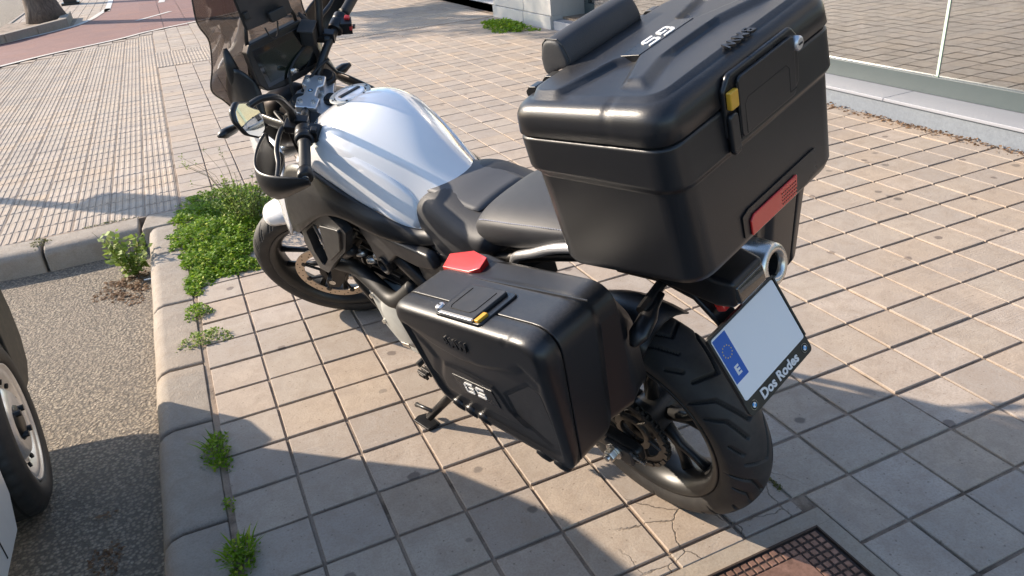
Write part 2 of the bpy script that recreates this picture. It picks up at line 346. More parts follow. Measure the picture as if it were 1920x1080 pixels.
class MB:
    def __init__(s): s.v = []; s.f = []; s.m = []
    def add(s, vs, fs, mi=0):
        n = len(s.v); s.v += [tuple(v) for v in vs]; s.f += [tuple(i + n for i in f) for f in fs]; s.m += [mi] * len(fs); return s
    def box(s, c, d, rot=None, mi=0):
        x, y, z = (q / 2 for q in d)
        vs = [Vector((a * x, b * y, e * z)) for a in (-1, 1) for b in (-1, 1) for e in (-1, 1)]
        if rot is not None: vs = [rot @ v for v in vs]
        vs = [v + Vector(c) for v in vs]
        return s.add(vs, [(0, 1, 3, 2), (4, 6, 7, 5), (0, 4, 5, 1), (2, 3, 7, 6), (0, 2, 6, 4), (1, 5, 7, 3)], mi)
    def loft(s, rings, closed=True, cap=True, mi=0, loop=False):
        n = len(rings[0]); vs = [v for r in rings for v in r]; fs = []
        K = len(rings)
        for k in range(K if loop else K - 1):
            k2 = (k + 1) % K
            for i in range(n if closed else n - 1):
                j = (i + 1) % n; fs.append((k * n + i, k * n + j, k2 * n + j, k2 * n + i))
        if cap and not loop:
            fs.append(tuple(range(n - 1, -1, -1))); fs.append(tuple((K - 1) * n + i for i in range(n)))
        return s.add(vs, fs, mi)
    def tube(s, pts, r, n=12, mi=0, cap=True, flat=None):
        pts = [Vector(p) for p in pts]; rings = []; prev = None
        for i, p in enumerate(pts):
            t = (pts[min(i + 1, len(pts) - 1)] - pts[max(i - 1, 0)]).normalized()
            if prev is None:
                u = t.cross(Vector((0, 0, 1)));
                if u.length < .1: u = t.cross(Vector((1, 0, 0)))
            else: u = prev - t * prev.dot(t)
            u.normalize(); prev = u; w = t.cross(u)
            rr = r[i] if isinstance(r, (list, tuple)) else r
            a, b = (rr, rr) if flat is None else (rr, rr * flat)
            rings.append([p + u * (a * math.cos(2 * PI * k / n)) + w * (b * math.sin(2 * PI * k / n)) for k in range(n)])
        return s.loft(rings, True, cap, mi)
    def lathe(s, prof, c=(0, 0, 0), ax=(0, 1, 0), n=48, mi=0, loop=False, cap=False):
        # prof: list of (axial, radius)
        c = Vector(c); ax = Vector(ax).normalized(); u = ax.cross(Vector((0.137, .05, 1))).normalized(); w = ax.cross(u)
        rings = [[c + ax * a + u * (r * math.cos(2 * PI * k / n)) + w * (r * math.sin(2 * PI * k / n)) for k in range(n)] for a, r in prof]
        return s.loft(rings, True, cap, mi, loop)
    def prism(s, poly, e0, e1, axes='xz', mi=0):
        # poly in the two given axes, extruded along the third from e0 to e1
        def P(a, b, e):
            d = {axes[0]: a, axes[1]: b}; o = [k for k in 'xyz' if k not in axes][0]; d[o] = e
            return (d['x'], d['y'], d['z'])
        return s.loft([[P(a, b, e0) for a, b in poly], [P(a, b, e1) for a, b in poly]], True, True, mi)
    def build(s, name, mat, parent=None, **kw):
        me = bpy.data.meshes.new(name); me.from_pydata([tuple(v) for v in s.v], [], s.f); 
        bm = bmesh.new(); bm.from_mesh(me); bmesh.ops.remove_doubles(bm, verts=bm.verts, dist=1e-6)
        bmesh.ops.recalc_face_normals(bm, faces=bm.faces) if kw.pop('recalc', True) else None
        bm.to_mesh(me); bm.free()
        o = link(name, me, mat, parent, **kw)
        return o
    def raw(s, name, mat, parent=None, **kw):
        me = bpy.data.meshes.new(name); me.from_pydata([tuple(v) for v in s.v], [], s.f)
        me.polygons.foreach_set('material_index', s.m); me.update()
        return link(name, me, mat, parent, **kw)
def smooth_path(pts, n=6):
    pts = [Vector(p) for p in pts]; out = []
    for i in range(len(pts) - 1):
        p0 = pts[max(i - 1, 0)]; p1 = pts[i]; p2 = pts[i + 1]; p3 = pts[min(i + 2, len(pts) - 1)]
        for k in range(n):
            t = k / n
            out.append(.5 * ((2 * p1) + (p2 - p0) * t + (2 * p0 - 5 * p1 + 4 * p2 - p3) * t * t + (3 * p1 - p0 - 3 * p2 + p3) * t ** 3))
    out.append(pts[-1]); return out
def rpoly(pts, r, n=5):
    """polygon with rounded corners; r one radius or a list"""
    out = []; N = len(pts)
    for i, p in enumerate(pts):
        p = Vector(p).to_2d() if len(p) == 2 else Vector(p); a = Vector(pts[i - 1]); b = Vector(pts[(i + 1) % N])
        rr = r[i] if isinstance(r, (list, tuple)) else r
        da = (a - p); db = (b - p); la, lb = da.length, db.length; da.normalize(); db.normalize()
        ang = da.angle(db) if len(p) == 2 or True else 0
        t = min(rr / max(math.tan(ang / 2), .05), la * .48, lb * .48)
        p1 = p + da * t; p2 = p + db * t
        for k in range(n + 1):
            s = k / n; q = p1 * (1 - s) ** 2 + p * 2 * s * (1 - s) + p2 * s ** 2; out.append((q.x, q.y))
    return out
def empty(name, label=None, cat=None, loc=(0, 0, 0), group=None, matrix=None):
    o = bpy.data.objects.new(name, None); COL.objects.link(o); o.location = loc; o.empty_display_size = .1
    if matrix is not None: o.matrix_world = matrix
    return tag(o, label, cat, group)
def tag(o, label=None, cat=None, group=None, kind=None):
    if label: o['label'] = label
    if cat: o['category'] = cat
    if group: o['group'] = group
    if kind: o['kind'] = kind
    return o
def text_mesh(name, s, size, o, xd, yd, depth, mat, parent=None, bold=0.0, shear=0.0, align='CENTER', space=1.0):
    cu = bpy.data.curves.new(name, 'FONT'); cu.body = s; cu.size = size; cu.extrude = depth / 2; cu.offset = bold; cu.shear = shear
    cu.align_x = align; cu.align_y = 'CENTER'; cu.space_character = space; cu.resolution_u = 3
    ob = bpy.data.objects.new('tmp', cu); COL.objects.link(ob)
    dg = bpy.context.evaluated_depsgraph_get(); dg.update()
    me = bpy.data.meshes.new_from_object(ob.evaluated_get(dg)); bpy.data.objects.remove(ob); bpy.data.curves.remove(cu)
    xd = Vector(xd).normalized(); yd = Vector(yd).normalized(); zd = xd.cross(yd); o = Vector(o)
    M = Matrix(((xd.x, yd.x, zd.x, o.x), (xd.y, yd.y, zd.y, o.y), (xd.z, yd.z, zd.z, o.z), (0, 0, 0, 1)))
    me.transform(M); me.name = name
    me.materials.clear()
    return link(name, me, mat, parent)

# ================================================================ THE SETTING
def inpoly(x, y, poly):
    c = False; n = len(poly)
    for i in range(n):
        x1, y1 = poly[i]; x2, y2 = poly[i - 1]
        if (y1 > y) != (y2 > y) and x < (x2 - x1) * (y - y1) / (y2 - y1) + x1: c = not c
    return c
def sheet(name, poly, z, mat, parent=None, kind=None, label=None):
    me = bpy.data.meshes.new(name); me.from_pydata([(x, y, z) for x, y in poly], [], [tuple(range(len(poly)))])
    me.update()
    if me.polygons[0].normal.z < 0: me.flip_normals()
    o = link(name, me, mat, parent)
    return tag(o, label=label, kind=kind)
def slab(name, poly, z0, z1, mat, parent=None, **kw):
    return MB().loft([[(x, y, z0) for x, y in poly], [(x, y, z1) for x, y in poly]]).build(name, mat, parent, **kw)

road = sheet('road', [(-90, -60), (90, -60), (90, 120), (-90, 120)], -.13, MAT['asphalt'], kind='structure')
road['label'] = 'worn coarse asphalt of the parking bay and street'
PAV = [(-.215, -6), (4.16, -6), (4.16, 5.74), (4.7, 5.74), (4.7, 45), (-2.92, 45), (-2.92, 2.66), (-.215, 2.66)]
pavement = slab('pavement', PAV, -.128, -.0065, MAT['mortar']); tag(pavement, 'beige square concrete tiles of the pavement', kind='structure')

FRONT = [(-2.92, 10.05), (-2.5, 10.45), (-2.23, 10.75), (-1.61, 11.40), (-.73, 12.05), (-.24, 12.60), (.66, 13.24), (1.5, 14.1), (2.0, 16), (2.1, 20), (2.1, 45)]
BACK = [(-2.92, 13.5), (-2.50, 13.95), (-1.64, 15.13), (-1.33, 16.2), (-1.20, 17.2), (-1.07, 18.5), (-1.05, 20), (-1.05, 45)]
LANE = FRONT + BACK[::-1]
def offs(pl, d):
    out = []
    for i, p in enumerate(pl):
        a = Vector(pl[max(i - 1, 0)]); b = Vector(pl[min(i + 1, len(pl) - 1)]); t = (b - a).normalized()
        out.append((p[0] - t.y * d, p[1] + t.x * d))
    return out
def tile_verts(cx, cy, sx, sy, dz=0, tx=0, ty=0, ch=.0018):
    hx, hy = sx / 2, sy / 2; vs = []
    for (h_x, h_y, z) in ((hx, hy, -.012), (hx, hy, -ch), (hx - ch, hy - ch, 0)):
        for a, b in ((-1, -1), (1, -1), (1, 1), (-1, 1)):
            vs.append((cx + a * h_x, cy + b * h_y, z + dz + a * tx + b * ty))
    return vs
TF = [(8, 9, 10, 11)] + [(k * 4 + i, k * 4 + (i + 1) % 4, (k + 1) * 4 + (i + 1) % 4, (k + 1) * 4 + i) for k in (0, 1) for i in range(4)]
def cam_px(p):
    d = Vector(p) - cam.matrix_world.translation; z = d.dot(c_fwd)
    if z < .1: return None
    return (960 + 1425.4 * d.dot(c_right) / z, 540 - 1425.4 * d.dot(c_up) / z, z)
tiles = []
for i in range(-15, 23):
    for j in range(-120, 26):
        x0 = i * .2; y1 = -j * .2; cx, cy = x0 + .1, y1 - .1
        if i > 20 and cy < 5.74: continue
        if i < -1 and cy < 2.66: continue
        if i < -1 and (2.66 < cy < 10.0): continue                     # ribbed paving there
        if i < -1 and 10.0 <= cy:
            yf = np.interp(cx, [p[0] for p in FRONT[:7]], [p[1] for p in FRONT[:7]])
            if cy < yf - .32: continue
        if 8.4 < cy < 9.8: continue
        if inpoly(cx, cy, LANE): continue
        if inpoly(cx, cy, [(-2.92, 13.5), (-2.5, 13.85), (-1.62, 15.45), (-1.7, 17.2), (-2.92, 17.2)]): continue
        if x0 > .55 and x0 < 1.15 and j >= 5: continue
        if 1.15 < x0 < 1.3 and j >= 5: continue
        q = cam_px((cx, cy, 0)); vis = q is not None and -60 < q[0] < 1980 and -60 < q[1] < 1140
        tiles.append((cx, cy, q[2] if vis else 1e3 + (q[2] if q else 50)))
tiles.sort(key=lambda t: t[2])
tile_mesh = []
for k in range(5):
    me = bpy.data.meshes.new('tile'); g = .0080 + .0009 * k
    me.from_pydata(tile_verts(0, 0, .2 - g, .2 - g - .0015, 0, random.uniform(-.0007, .0007), random.uniform(-.0007, .0007)), [], TF); me.materials.append(MAT['tile']); tile_mesh.append(me)
rest = MB()
for n, (cx, cy, d) in enumerate(tiles):
    dz = random.uniform(-.0016, .0012)
    if n < 292 and d < 900:
        o = bpy.data.objects.new('tile', tile_mesh[n % 5]); COL.objects.link(o); o.parent = pavement
        o.location = (cx + random.uniform(-.0008, .0008), cy + random.uniform(-.0008, .0008), dz); o.rotation_euler = (0, 0, random.uniform(-.006, .006))
    else:
        g = .0085 + random.uniform(-.001, .002)
        rest.add(tile_verts(cx, cy, .2 - g, .2 - g, dz, random.uniform(-.0008, .0008), random.uniform(-.0008, .0008)), TF)
for (cx, cy, sx, sy) in ((.7, -1.027, .189, .046), (.9, -1.029, .189, .049), (1.098, -1.025, .186, .042), (1.318, -1.1, .156, .188), (1.318, -1.3, .156, .188), (1.318, -1.5, .156, .188), (1.318, -1.7, .156, .188)):
    me = bpy.data.meshes.new('cut_tile'); me.from_pydata(tile_verts(0, 0, sx, sy), [], TF); me.materials.append(MAT['tile'])
    o = bpy.data.objects.new('tile', me); COL.objects.link(o); o.parent = pavement; o.location = (cx, cy, 0); o['label'] = 'cut tile beside the iron cover'
o = rest.raw('paving_tiles', MAT['tile'], pavement); tag(o, 'distant beige paving tiles', kind='stuff')

# ribbed tactile paving
def rib_tile(cx, cy, dz=0, w=.2, n=5):
    vs = tile_verts(cx, cy, w - .006, w - .008, dz - .004, 0, 0, .002); fs = list(TF)
    for k in range(n):
        x = cx + (k - (n - 1) / 2) * w / n; hw = .0105; b = len(vs); z0 = dz - .004; z1 = dz - .0006
        y0, y1 = cy - w / 2 + .008, cy + w / 2 - .008
        vs += [(x - hw, y0, z0), (x + hw, y0, z0), (x + hw, y1, z0), (x - hw, y1, z0), (x - hw * .65, y0 + .004, z1), (x + hw * .65, y0 + .004, z1), (x + hw * .65, y1 - .004, z1), (x - hw * .65, y1 - .004, z1)]
        fs += [(b + 4, b + 5, b + 6, b + 7)] + [(b + i, b + (i + 1) % 4, b + 4 + (i + 1) % 4, b + 4 + i) for i in range(4)]
    return vs, fs
ribs = []
for i in range(-15, 23):
    for j in range(0, 60):
        cx = -.21 + .1 + i * .2 - .05 + .05; cy = 2.78 + j * .2
        if i < 0:
            if cx < -2.9: continue
            yf = np.interp(cx, [p[0] for p in FRONT[:7]], [p[1] for p in FRONT[:7]])
            if cy > yf - .36: continue
        elif not (8.4 < cy < 9.8): continue
        q = cam_px((cx, cy, 0)); vis = q and -30 < q[0] < 1950 and -30 < q[1] < 1110
        ribs.append((cx, cy, q[2] if vis else 900))
ribs.sort(key=lambda t: t[2])
tact = slab('tactile_paving', [(-2.9, 2.66), (-.212, 2.66), (-.212, 10.0), (-2.9, 10.0)], -.0064, -.0055, MAT['mortar'])
tag(tact, 'ribbed beige tactile paving beyond the cross kerb', kind='structure')
vs, fs = rib_tile(0, 0); rme = bpy.data.meshes.new('ribbed_tile'); rme.from_pydata(vs, [], fs); rme.materials.append(MAT['tactile'])
rest = MB()
for n, (cx, cy, d) in enumerate(ribs):
    if n < 295 and d < 800:
        o = bpy.data.objects.new('ribbed_tile', rme); COL.objects.link(o); o.parent = tact; o.location = (cx, cy, random.uniform(-.001, .001))
    else:
        vs, fs = rib_tile(cx, cy, random.uniform(-.001, .001)); rest.add(vs, fs)
tag(rest.raw('ribbed_tiles', MAT['tactile'], tact), 'distant ribbed tiles', kind='stuff')

# cycle lane
lane = sheet('cycle_lane', LANE, -.003, MAT['mortar'], kind='structure', label='reddish cycle lane with white edge lines')
lt = MB()
for i in range(-8, 6):
    for j in range(25, 112):
        cx, cy = i * .4 + .2, j * .4 + .2
        ok = all(inpoly(cx + a * .19, cy + b * .19, LANE) for a in (-1, 1) for b in (-1, 1))
        if ok and cx > -.3: lt.add([(x, y, z + .006) for x, y, z in tile_verts(cx, cy, .389, .389)], TF)
        elif inpoly(cx, cy, LANE) and cx > -.3: lt.add([(x, y, z + .0055) for x, y, z in tile_verts(cx, cy, .396, .396)], TF)
lt.raw('lane_tile', MAT['red_lane'], lane)['kind'] = 'stuff'
sheet('lane_surface', [p for p in FRONT if p[0] < -.3] + [(-.24, 12.60), (-.2, 40), (-1.05, 40)] + [p for p in BACK if p[1] < 30][::-1], .0035, MAT['red_lane'], lane)
def strip(name, pl, w, z, parent):
    a = offs(pl, w / 2); b = offs(pl, -w / 2)
    me = bpy.data.meshes.new(name); n = len(a)
    me.from_pydata([(x, y, z) for x, y in a] + [(x, y, z) for x, y in b], [], [(i, i + 1, n + i + 1, n + i) for i in range(n - 1)])
    me.update()
    if me.polygons[0].normal.z < 0: me.flip_normals()
    return link(name, me, MAT['laneline'], parent)
sp = [(p.x, p.y) for p in smooth_path([(x, y, 0) for x, y in FRONT], 5)]
strip('edge_line', sp, .10, .011, lane)
sp = [(p.x, p.y) for p in smooth_path([(x, y, 0) for x, y in BACK], 5)]
strip('edge_line', sp, .12, .011, lane)
strip('centre_dash', [(-.43, 14.7), (.21, 15.72)], .10, .012, lane)
strip('centre_dash', [(.10, 18.3), (.2, 20.0)], .14, .012, lane)

# kerbs
kerb = tag(MB().box((-.31, 0, -.16), (.16, 5, .1)).build('kerb', MAT['cement']), 'pale concrete kerb stones along the parking bay', kind='structure')
kb = [-2.6, -2.0, -1.42, -.86, -.29, .25, .67, 1.29, 1.96, 2.41]
kmesh = {}
for a, b in zip(kb[:-1], kb[1:]):
    g = .006
    prof = [(-.418, -.16), (-.216, -.16), (-.216, 0), (-.345, .004), (-.372, -.004), (-.392, -.022), (-.403, -.05)]
    L = b - a; rings = []
    for t, sh in ((a + g, .006), (a + g + .012, 0), (a + .33 * L, .0012), (a + .66 * L, -.001), (b - g - .012, 0), (b - g, .006)):
        rings.append([(x + (sh if x < -.3 else 0), t, z - (sh if z > -.1 else 0)) for x, z in prof])
    o = MB().loft(rings).build('kerb_stone', MAT['kerb'], kerb, smooth=True, angle=50, bevel=.004, bseg=1)
# cross kerb at the end of the bay
ck = tag(MB().box((-1.7, 2.56, -.16), (2.6, .14, .1)).build('cross_kerb', MAT['cement']), 'pale kerb stones closing the end of the parking bay', kind='structure')
cks = [(-.44, 2.44), (-.95, 2.43), (-1.62, 2.50), (-2.3, 2.6), (-3.0, 2.72)]
for (x0, y0), (x1, y1) in zip(cks[:-1], cks[1:]):
    rings = []
    for t in (0.012, .03, .5, .97, .988):
        x = x0 + (x1 - x0) * t; y = y0 + (y1 - y0) * t; sh = .005 if t in (.012, .988) else 0
        rings.append([(x, y + yy + sh, zz - (sh if zz > -.1 else 0)) for yy, zz in ((0, -.17), (.215, -.17), (.215, .002), (.07, .004), (.04, -.003), (.02, -.016), (.008, -.04))])
    MB().loft(rings).build('kerb_stone', MAT['kerb'], ck, smooth=True, bevel=.004, bseg=1)
MB().loft([[(x, y, z) for x, y in rpoly([(-.435, 2.42), (-.216, 2.42), (-.216, 2.655), (-.40, 2.655)], .03)] for z in (-.16, -.005)] + [[(x * .98 - .006, y * .999, .003) for x, y in rpoly([(-.43, 2.43), (-.218, 2.43), (-.218, 2.65), (-.40, 2.65)], .03)]]).build('corner_stone', MAT['kerb'], ck, smooth=True, bevel=.004)

# tree pit with kerb, tree, post
pit = tag(slab('tree_pit', [(-2.92, 13.62), (-2.55, 13.95), (-1.74, 15.5), (-1.80, 17.1), (-2.92, 17.1)], -.05, .06, MAT['mortar']), 'earth-filled tree pit edged with kerb stones', kind='structure')
pts = [(-3.0, 13.45), (-2.52, 13.84), (-2.1, 14.62), (-1.66, 15.46), (-1.70, 17.2)]
for a, b in zip(pts[:-1], pts[1:]):
    a, b = Vector(a), Vector(b); t = (b - a).normalized(); nn = Vector((-t.y, t.x)) * .16; a = a + t * .01; b = b - t * .01
    slab('kerb_stone', [tuple(a), tuple(b), tuple(b + nn), tuple(a + nn)], -.05, .15, MAT['kerb'], pit, bevel=.012)
slab('kerb_stone', [(-2.99, 13.6), (-2.93, 13.6), (-2.93, 30), (-2.99, 30)], -.13, .02, MAT['kerb'], pit, bevel=.01)
def leaves(mb, c, rx, ry, rz, n, s, flat=.5, seed=0):
    rg = np.random.default_rng(seed)
    for _ in range(n):
        v = rg.normal(size=3); v /= np.linalg.norm(v); v *= rg.random() ** .45
        p = Vector((c[0] + v[0] * rx, c[1] + v[1] * ry, c[2] + v[2] * rz))
        leaf(mb, p, s * rg.uniform(.6, 1.3), rg, flat)
def leaf(mb, p, s, rg, flat=.5):
    a = rg.uniform(0, 2 * PI); u = Vector((math.cos(a), math.sin(a), rg.uniform(-.5, .9) * flat)).normalized()
    w = u.cross(Vector((rg.normal() * .5, rg.normal() * .5, 1))).normalized()
    mb.add([p, p + u * s * .5 + w * s * .32, p + u * s, p + u * s * .5 - w * s * .32], [(0, 1, 2, 3)])
tree = empty('street_tree', 'thick grey-brown trunk of the street tree in the kerbed pit', 'tree', (-2.1, 16.5, .04))
rings = []
for k in range(15):
    z = k * .26; r = .30 * math.exp(-z * 2.2) * .55 + .235 - z * .02
    rings.append([(-.10 * z + r * math.cos(t) * (1 + .05 * math.sin(3 * t + z * 2) + .03 * math.sin(7 * t)), r * math.sin(t) * (1 + .06 * math.cos(4 * t)), z) for t in np.linspace(0, 2 * PI, 22, endpoint=False)])
MB().loft(rings).build('trunk', MAT['bark'], tree, smooth=True)
lb = MB(); ends = []
for k in range(7):
    a = k * .9; e = (-.36 + 1.5 * math.cos(a), 1.5 * math.sin(a), 5.0 + .25 * (k % 3)); ends.append(e)
    lb.tube(smooth_path([(-.34, 0, 3.4), (-.35 + .5 * math.cos(a), .5 * math.sin(a), 4.1), e], 3), [.10, .09, .085, .08, .07, .06, .05], 7)
lb.build('limbs', MAT['bark'], tree, smooth=True)
lv = MB()
rg = np.random.default_rng(3)
for e in ends + [(-.4, 0, 5.6), (.5, .4, 4.4), (-1.2, -1.0, 4.6)]:
    for q in range(4):
        leaves(lv, (e[0] + rg.normal() * .5, e[1] + rg.normal() * .5, e[2] + rg.normal() * .35), .55, .55, .4, 330, .12, .6, int(rg.integers(1e6)))
lv.raw('crown', MAT['tree'], tree)
post = empty('metal_post', 'grey square post on the pavement beyond the tree', 'post', (-2.0, 21.4, 0))
MB().box((0, 0, .03), (.42, .42, .06)).build('base', MAT['darkmetal'], post, bevel=.01)
MB().box((0, 0, 1.7), (.30, .24, 3.3)).build('shaft', MAT['darkmetal'], post, bevel=.01)

# ground cover and weeds
def tuft(name, label, cat, x, y, rx, ry, h, n, s, mat, group=None, kind=None, seed=1, blades=0, z=0.0, flat=.9):
    rg = np.random.default_rng(seed); mb = MB()
    for _ in range(n):
        a = rg.uniform(0, 2 * PI); r = rg.random() ** .5 * (1 + .25 * math.sin(3 * a + seed) + .15 * math.sin(7 * a + 2 * seed))
        px_, py_ = r * math.cos(a), r * math.sin(a)
        hh = h * max(0, 1 - .8 * (px_ ** 2 + py_ ** 2) ** .8) * rg.uniform(.15, 1)
        leaf(mb, Vector((px_ * rx, py_ * ry, hh)), s * rg.uniform(.5, 1.25), rg, flat)
    for _ in range(blades):
        a = rg.uniform(0, 2 * PI); r = rg.random() * .7; b = Vector((r * math.cos(a) * rx, r * math.sin(a) * ry, 0))
        l = h * rg.uniform(.8, 1.7); d = Vector((math.cos(a) * .6 + rg.normal() * .2, math.sin(a) * .6 + rg.normal() * .2, 1)).normalized()
        w = d.cross(Vector((0, 0, 1))).normalized() * .0025; m_ = b + d * l * .6; t_ = b + d * l + Vector((d.x, d.y, -.4)) * l * .2
        mb.add([b - w, b + w, m_ + w, m_ - w, t_], [(0, 1, 2, 3), (3, 2, 4)])
    o = mb.raw(name, mat); o.location = (x, y, z); tag(o, label, cat, group, kind); return o
# clover mat: several overlapping lobes in one object
rg = np.random.default_rng(11); mb = MB()
for (x, y, rx, ry, h, n) in ((-.07, 1.72, .18, .23, .060, 5200), (-.09, 2.05, .19, .25, .075, 5200), (.07, 2.0, .15, .28, .08, 3600), (-.10, 2.42, .17, .22, .05, 3000), (.08, 2.40, .22, .26, .07, 3200), (.04, 2.70, .26, .16, .05, 2000), (-.17, 1.50, .07, .10, .03, 700), (.02, 1.52, .13, .08, .03, 900), (-.20, 1.38, .035, .07, .02, 240)):
    ph = rg.uniform(0, 6)
    for _ in range(n):
        a = rg.uniform(0, 2 * PI); r = rg.random() ** .5 * (1 + .14 * math.sin(3 * a + ph) + .12 * math.sin(8 * a + ph) + .08 * math.sin(17 * a))
        u, v = r * math.cos(a), r * math.sin(a); hh = h * max(0, 1 - (u * u + v * v) * .8) * rg.uniform(.2, 1) * (1 + .5 * math.sin(u * 9 + ph) * math.cos(v * 8))
        leaf(mb, Vector((x + u * rx, y + v * ry, max(hh, .002))), rg.uniform(.010, .024), rg, .45)
tag(mb.raw('clover_mat', MAT['clover']), 'bright green clover mat spreading over the tiles beside the front wheel', kind='stuff')
def stemweed(name, label, x, y, n, H, spread, seed, mat, s=.02, z=0.0, seeds=0):
    rg = np.random.default_rng(seed); root = empty(name, label, 'weed', (x, y, z))
    st = MB(); lf = MB()
    for k in range(n):
        a = rg.uniform(0, 2 * PI); r = rg.random() * spread * .4; b = Vector((r * math.cos(a), r * math.sin(a), 0)); h = H * rg.uniform(.5, 1)
        t = b + Vector((math.cos(a) * spread * rg.uniform(.2, 1), math.sin(a) * spread * rg.uniform(.2, 1), h))
        m_ = (b + t) / 2 + Vector((0, 0, h * .12)); st.tube([b, m_, t], [.0018, .0014, .0008], 4)
        for q in range(int(26 * h / .2)):
            f = rg.random(); p = b * (1 - f) ** 2 + m_ * 2 * f * (1 - f) + t * f * f + Vector(rg.normal(size=3) * .008)
            leaf(lf, p, s * rg.uniform(.5, 1.2), rg, 1.2)
    for k in range(seeds):
        a = rg.uniform(1.2, 3.6); t = Vector((math.cos(a) * spread * 1.3, math.sin(a) * spread * 1.0, H * rg.uniform(1.0, 1.45)))
        st.tube([(0, 0, 0), t * .55 + Vector((0, 0, H * .3)), t], [.0016, .001, .0007], 4)
        for q in range(7): leaf(lf, t + Vector(rg.normal(size=3) * .006), .012, rg, 1.5)
    st.build('stems', MAT['dryweed'], root); lf.raw('leaves', mat, root)
    return root
stemweed('tall_weed', 'tall feathery light green weed rising beside the front wheel', .13, 2.12, 60, .30, .19, 5, MAT['weed'], .020, seeds=9)
stemweed('small_weed', 'yellowish young weed at the foot of the front tyre', .17, 1.78, 12, .13, .05, 8, MAT['weed'], .02)
stemweed('broadleaf_weed', 'broad-leaved green weed growing in the kerb corner', -.50, 2.10, 15, .26, .13, 9, MAT['weed'], .042, z=-.12)
tuft('kerb_tuft', 'rounded green tuft in the kerb joint, nearest the clover mat', 'weed', -.205, 1.13, .055, .075, .04, 420, .014, MAT['clover'], 'tufts in the kerb joint', seed=21)
tuft('kerb_tuft', 'wide straggly tuft in the kerb joint, beside the second tile row from the clover', 'weed', -.195, .86, .10, .065, .035, 420, .014, MAT['weed'], 'tufts in the kerb joint', seed=22)
tuft('kerb_tuft', 'dark leafy tuft in the kerb joint, at the edge of the car shadow', 'weed', -.215, .04, .045, .105, .045, 420, .014, MAT['clover'], 'tufts in the kerb joint', seed=23, blades=25)
tuft('kerb_tuft', 'tiny tuft in the kerb joint between the two dark leafy tufts', 'weed', -.208, -.235, .018, .03, .02, 70, .010, MAT['clover'], 'tufts in the kerb joint', seed=24)
tuft('kerb_tuft', 'grassy tuft in the kerb joint at the bottom edge of the photo', 'weed', -.198, -.47, .045, .085, .045, 330, .013, MAT['clover'], 'tufts in the kerb joint', seed=25, blades=60)
tuft('kerb_tuft', 'small brownish tuft in the cross kerb joint', 'weed', -.97, 2.56, .05, .06, .03, 160, .012, MAT['dryweed'], seed=26)
tuft('moss_strip', 'thin yellow moss along the back of the cross kerb', 'moss', -.62, 2.665, .14, .022, .015, 190, .010, MAT['dryweed'], seed=27)
tuft('moss_strip', 'short strip of green moss in the tile joint behind the rear tyre', 'moss', 1.197, -.90, .009, .075, .007, 260, .006, MAT['dryweed'], seed=28)
tuft('wall_weed', 'low dark creeping weed at the foot of the facade panels', 'weed', 4.02, 7.35, .22, .62, .09, 1500, .045, MAT['clover'], seed=29)
tuft('dry_leaf_litter', 'brown dry leaf litter in the kerb corner', 'leaf litter', -.55, 1.93, .12, .20, .012, 520, .02, MAT['straw'], seed=30, z=-.128, flat=.2, kind='stuff')
tuft('leaf_crumbs', 'dark leaf crumbs lying on the shaded asphalt', 'leaf litter', -.58, -.14, .045, .09, .006, 130, .014, MAT['straw'], seed=31, z=-.129, flat=.2, kind='stuff')
tuft('fallen_leaf', 'small yellowish dead leaf on the shaded asphalt by the kerb', 'leaf', -.585, .085, .015, .022, .006, 8, .022, MAT['straw'], seed=32, z=-.128, flat=.2)
mb = MB(); rg = np.random.default_rng(5)
for k in range(2600):
    y = rg.uniform(-3, 5.7); x = 4.135 - abs(rg.normal()) * .035
    leaf(mb, Vector((x, y, rg.uniform(.0, .02) * max(0, 1 - (4.14 - x) * 9))), rg.uniform(.006, .03), rg, .6)
tag(mb.raw('wall_debris', MAT['straw']), 'sandy dry debris along the foot of the shopfront', kind='stuff')
stick = MB(); 
for (dx, a) in ((0, .3), (.014, .45)): stick.tube([(dx, 0, .006), (dx + .05 * math.cos(a), -.05 * math.sin(a), .010)], .0045, 8)
o = stick.build('paper_stick', MAT['text_white']); o.location = (-.455, 1.96, -.125); tag(o, 'two small white paper sticks lying in the kerb corner litter', 'litter')

# iron cover
cov = empty('iron_cover', 'rusty square iron access cover with a waffle border set in cement', 'manhole cover', (.885, -1.40, 0))
for (x0, x1, y0, y1) in ((-.335, .35, .2955, .345), (-.335, .35, -.345, -.2955), (-.335, -.3005, -.2950, .2950), (.3005, .35, -.2950, .2950)):
    slab('cement_surround', [(x0, y0), (x1, y0), (x1, y1), (x0, y1)], -.0062, -.0015, MAT['cement'], cov)
fr = MB()
fr.box((0, .2925, -.004), (.60, .005, .012)); fr.box((0, -.2925, -.004), (.60, .005, .012)); fr.box((.2975, 0, -.0038), (.005, .58, .012)); fr.box((-.2975, 0, -.0038), (.005, .58, .012))
fr.build('frame', MAT['rust_dark'], cov)
MB().box((0, 0, -.006), (.586, .576, .004)).build('plate', MAT['rust_dark'], cov)
st_ = MB(); N = 26; cell = .575 / N
for i in range(N):
    for j in range(N):
        ex = min(i, N - 1 - i); ey = min(j, N - 1 - j)
        if (ex < 4 and j > 1) or ey < 2 or (ex < 4):
            cx = (i - (N - 1) / 2) * cell; cy = (j - (N - 1) / 2) * cell; h = .0082
            st_.loft([[(cx + a * q, cy + b * q, z) for a, b in ((-1, -1), (1, -1), (1, 1), (-1, 1))] for q, z in ((h, -.004), (h - .001, -.0015))])
o = st_.build('raised_squares', MAT['rust'], cov); o['kind'] = 'stuff'
MB().box((0, 0, -.0028), (.575 - 8 * cell - .002, .575 - 4 * cell - .002, .003)).build('centre_panel', MAT['rust'], cov, bevel=.001)
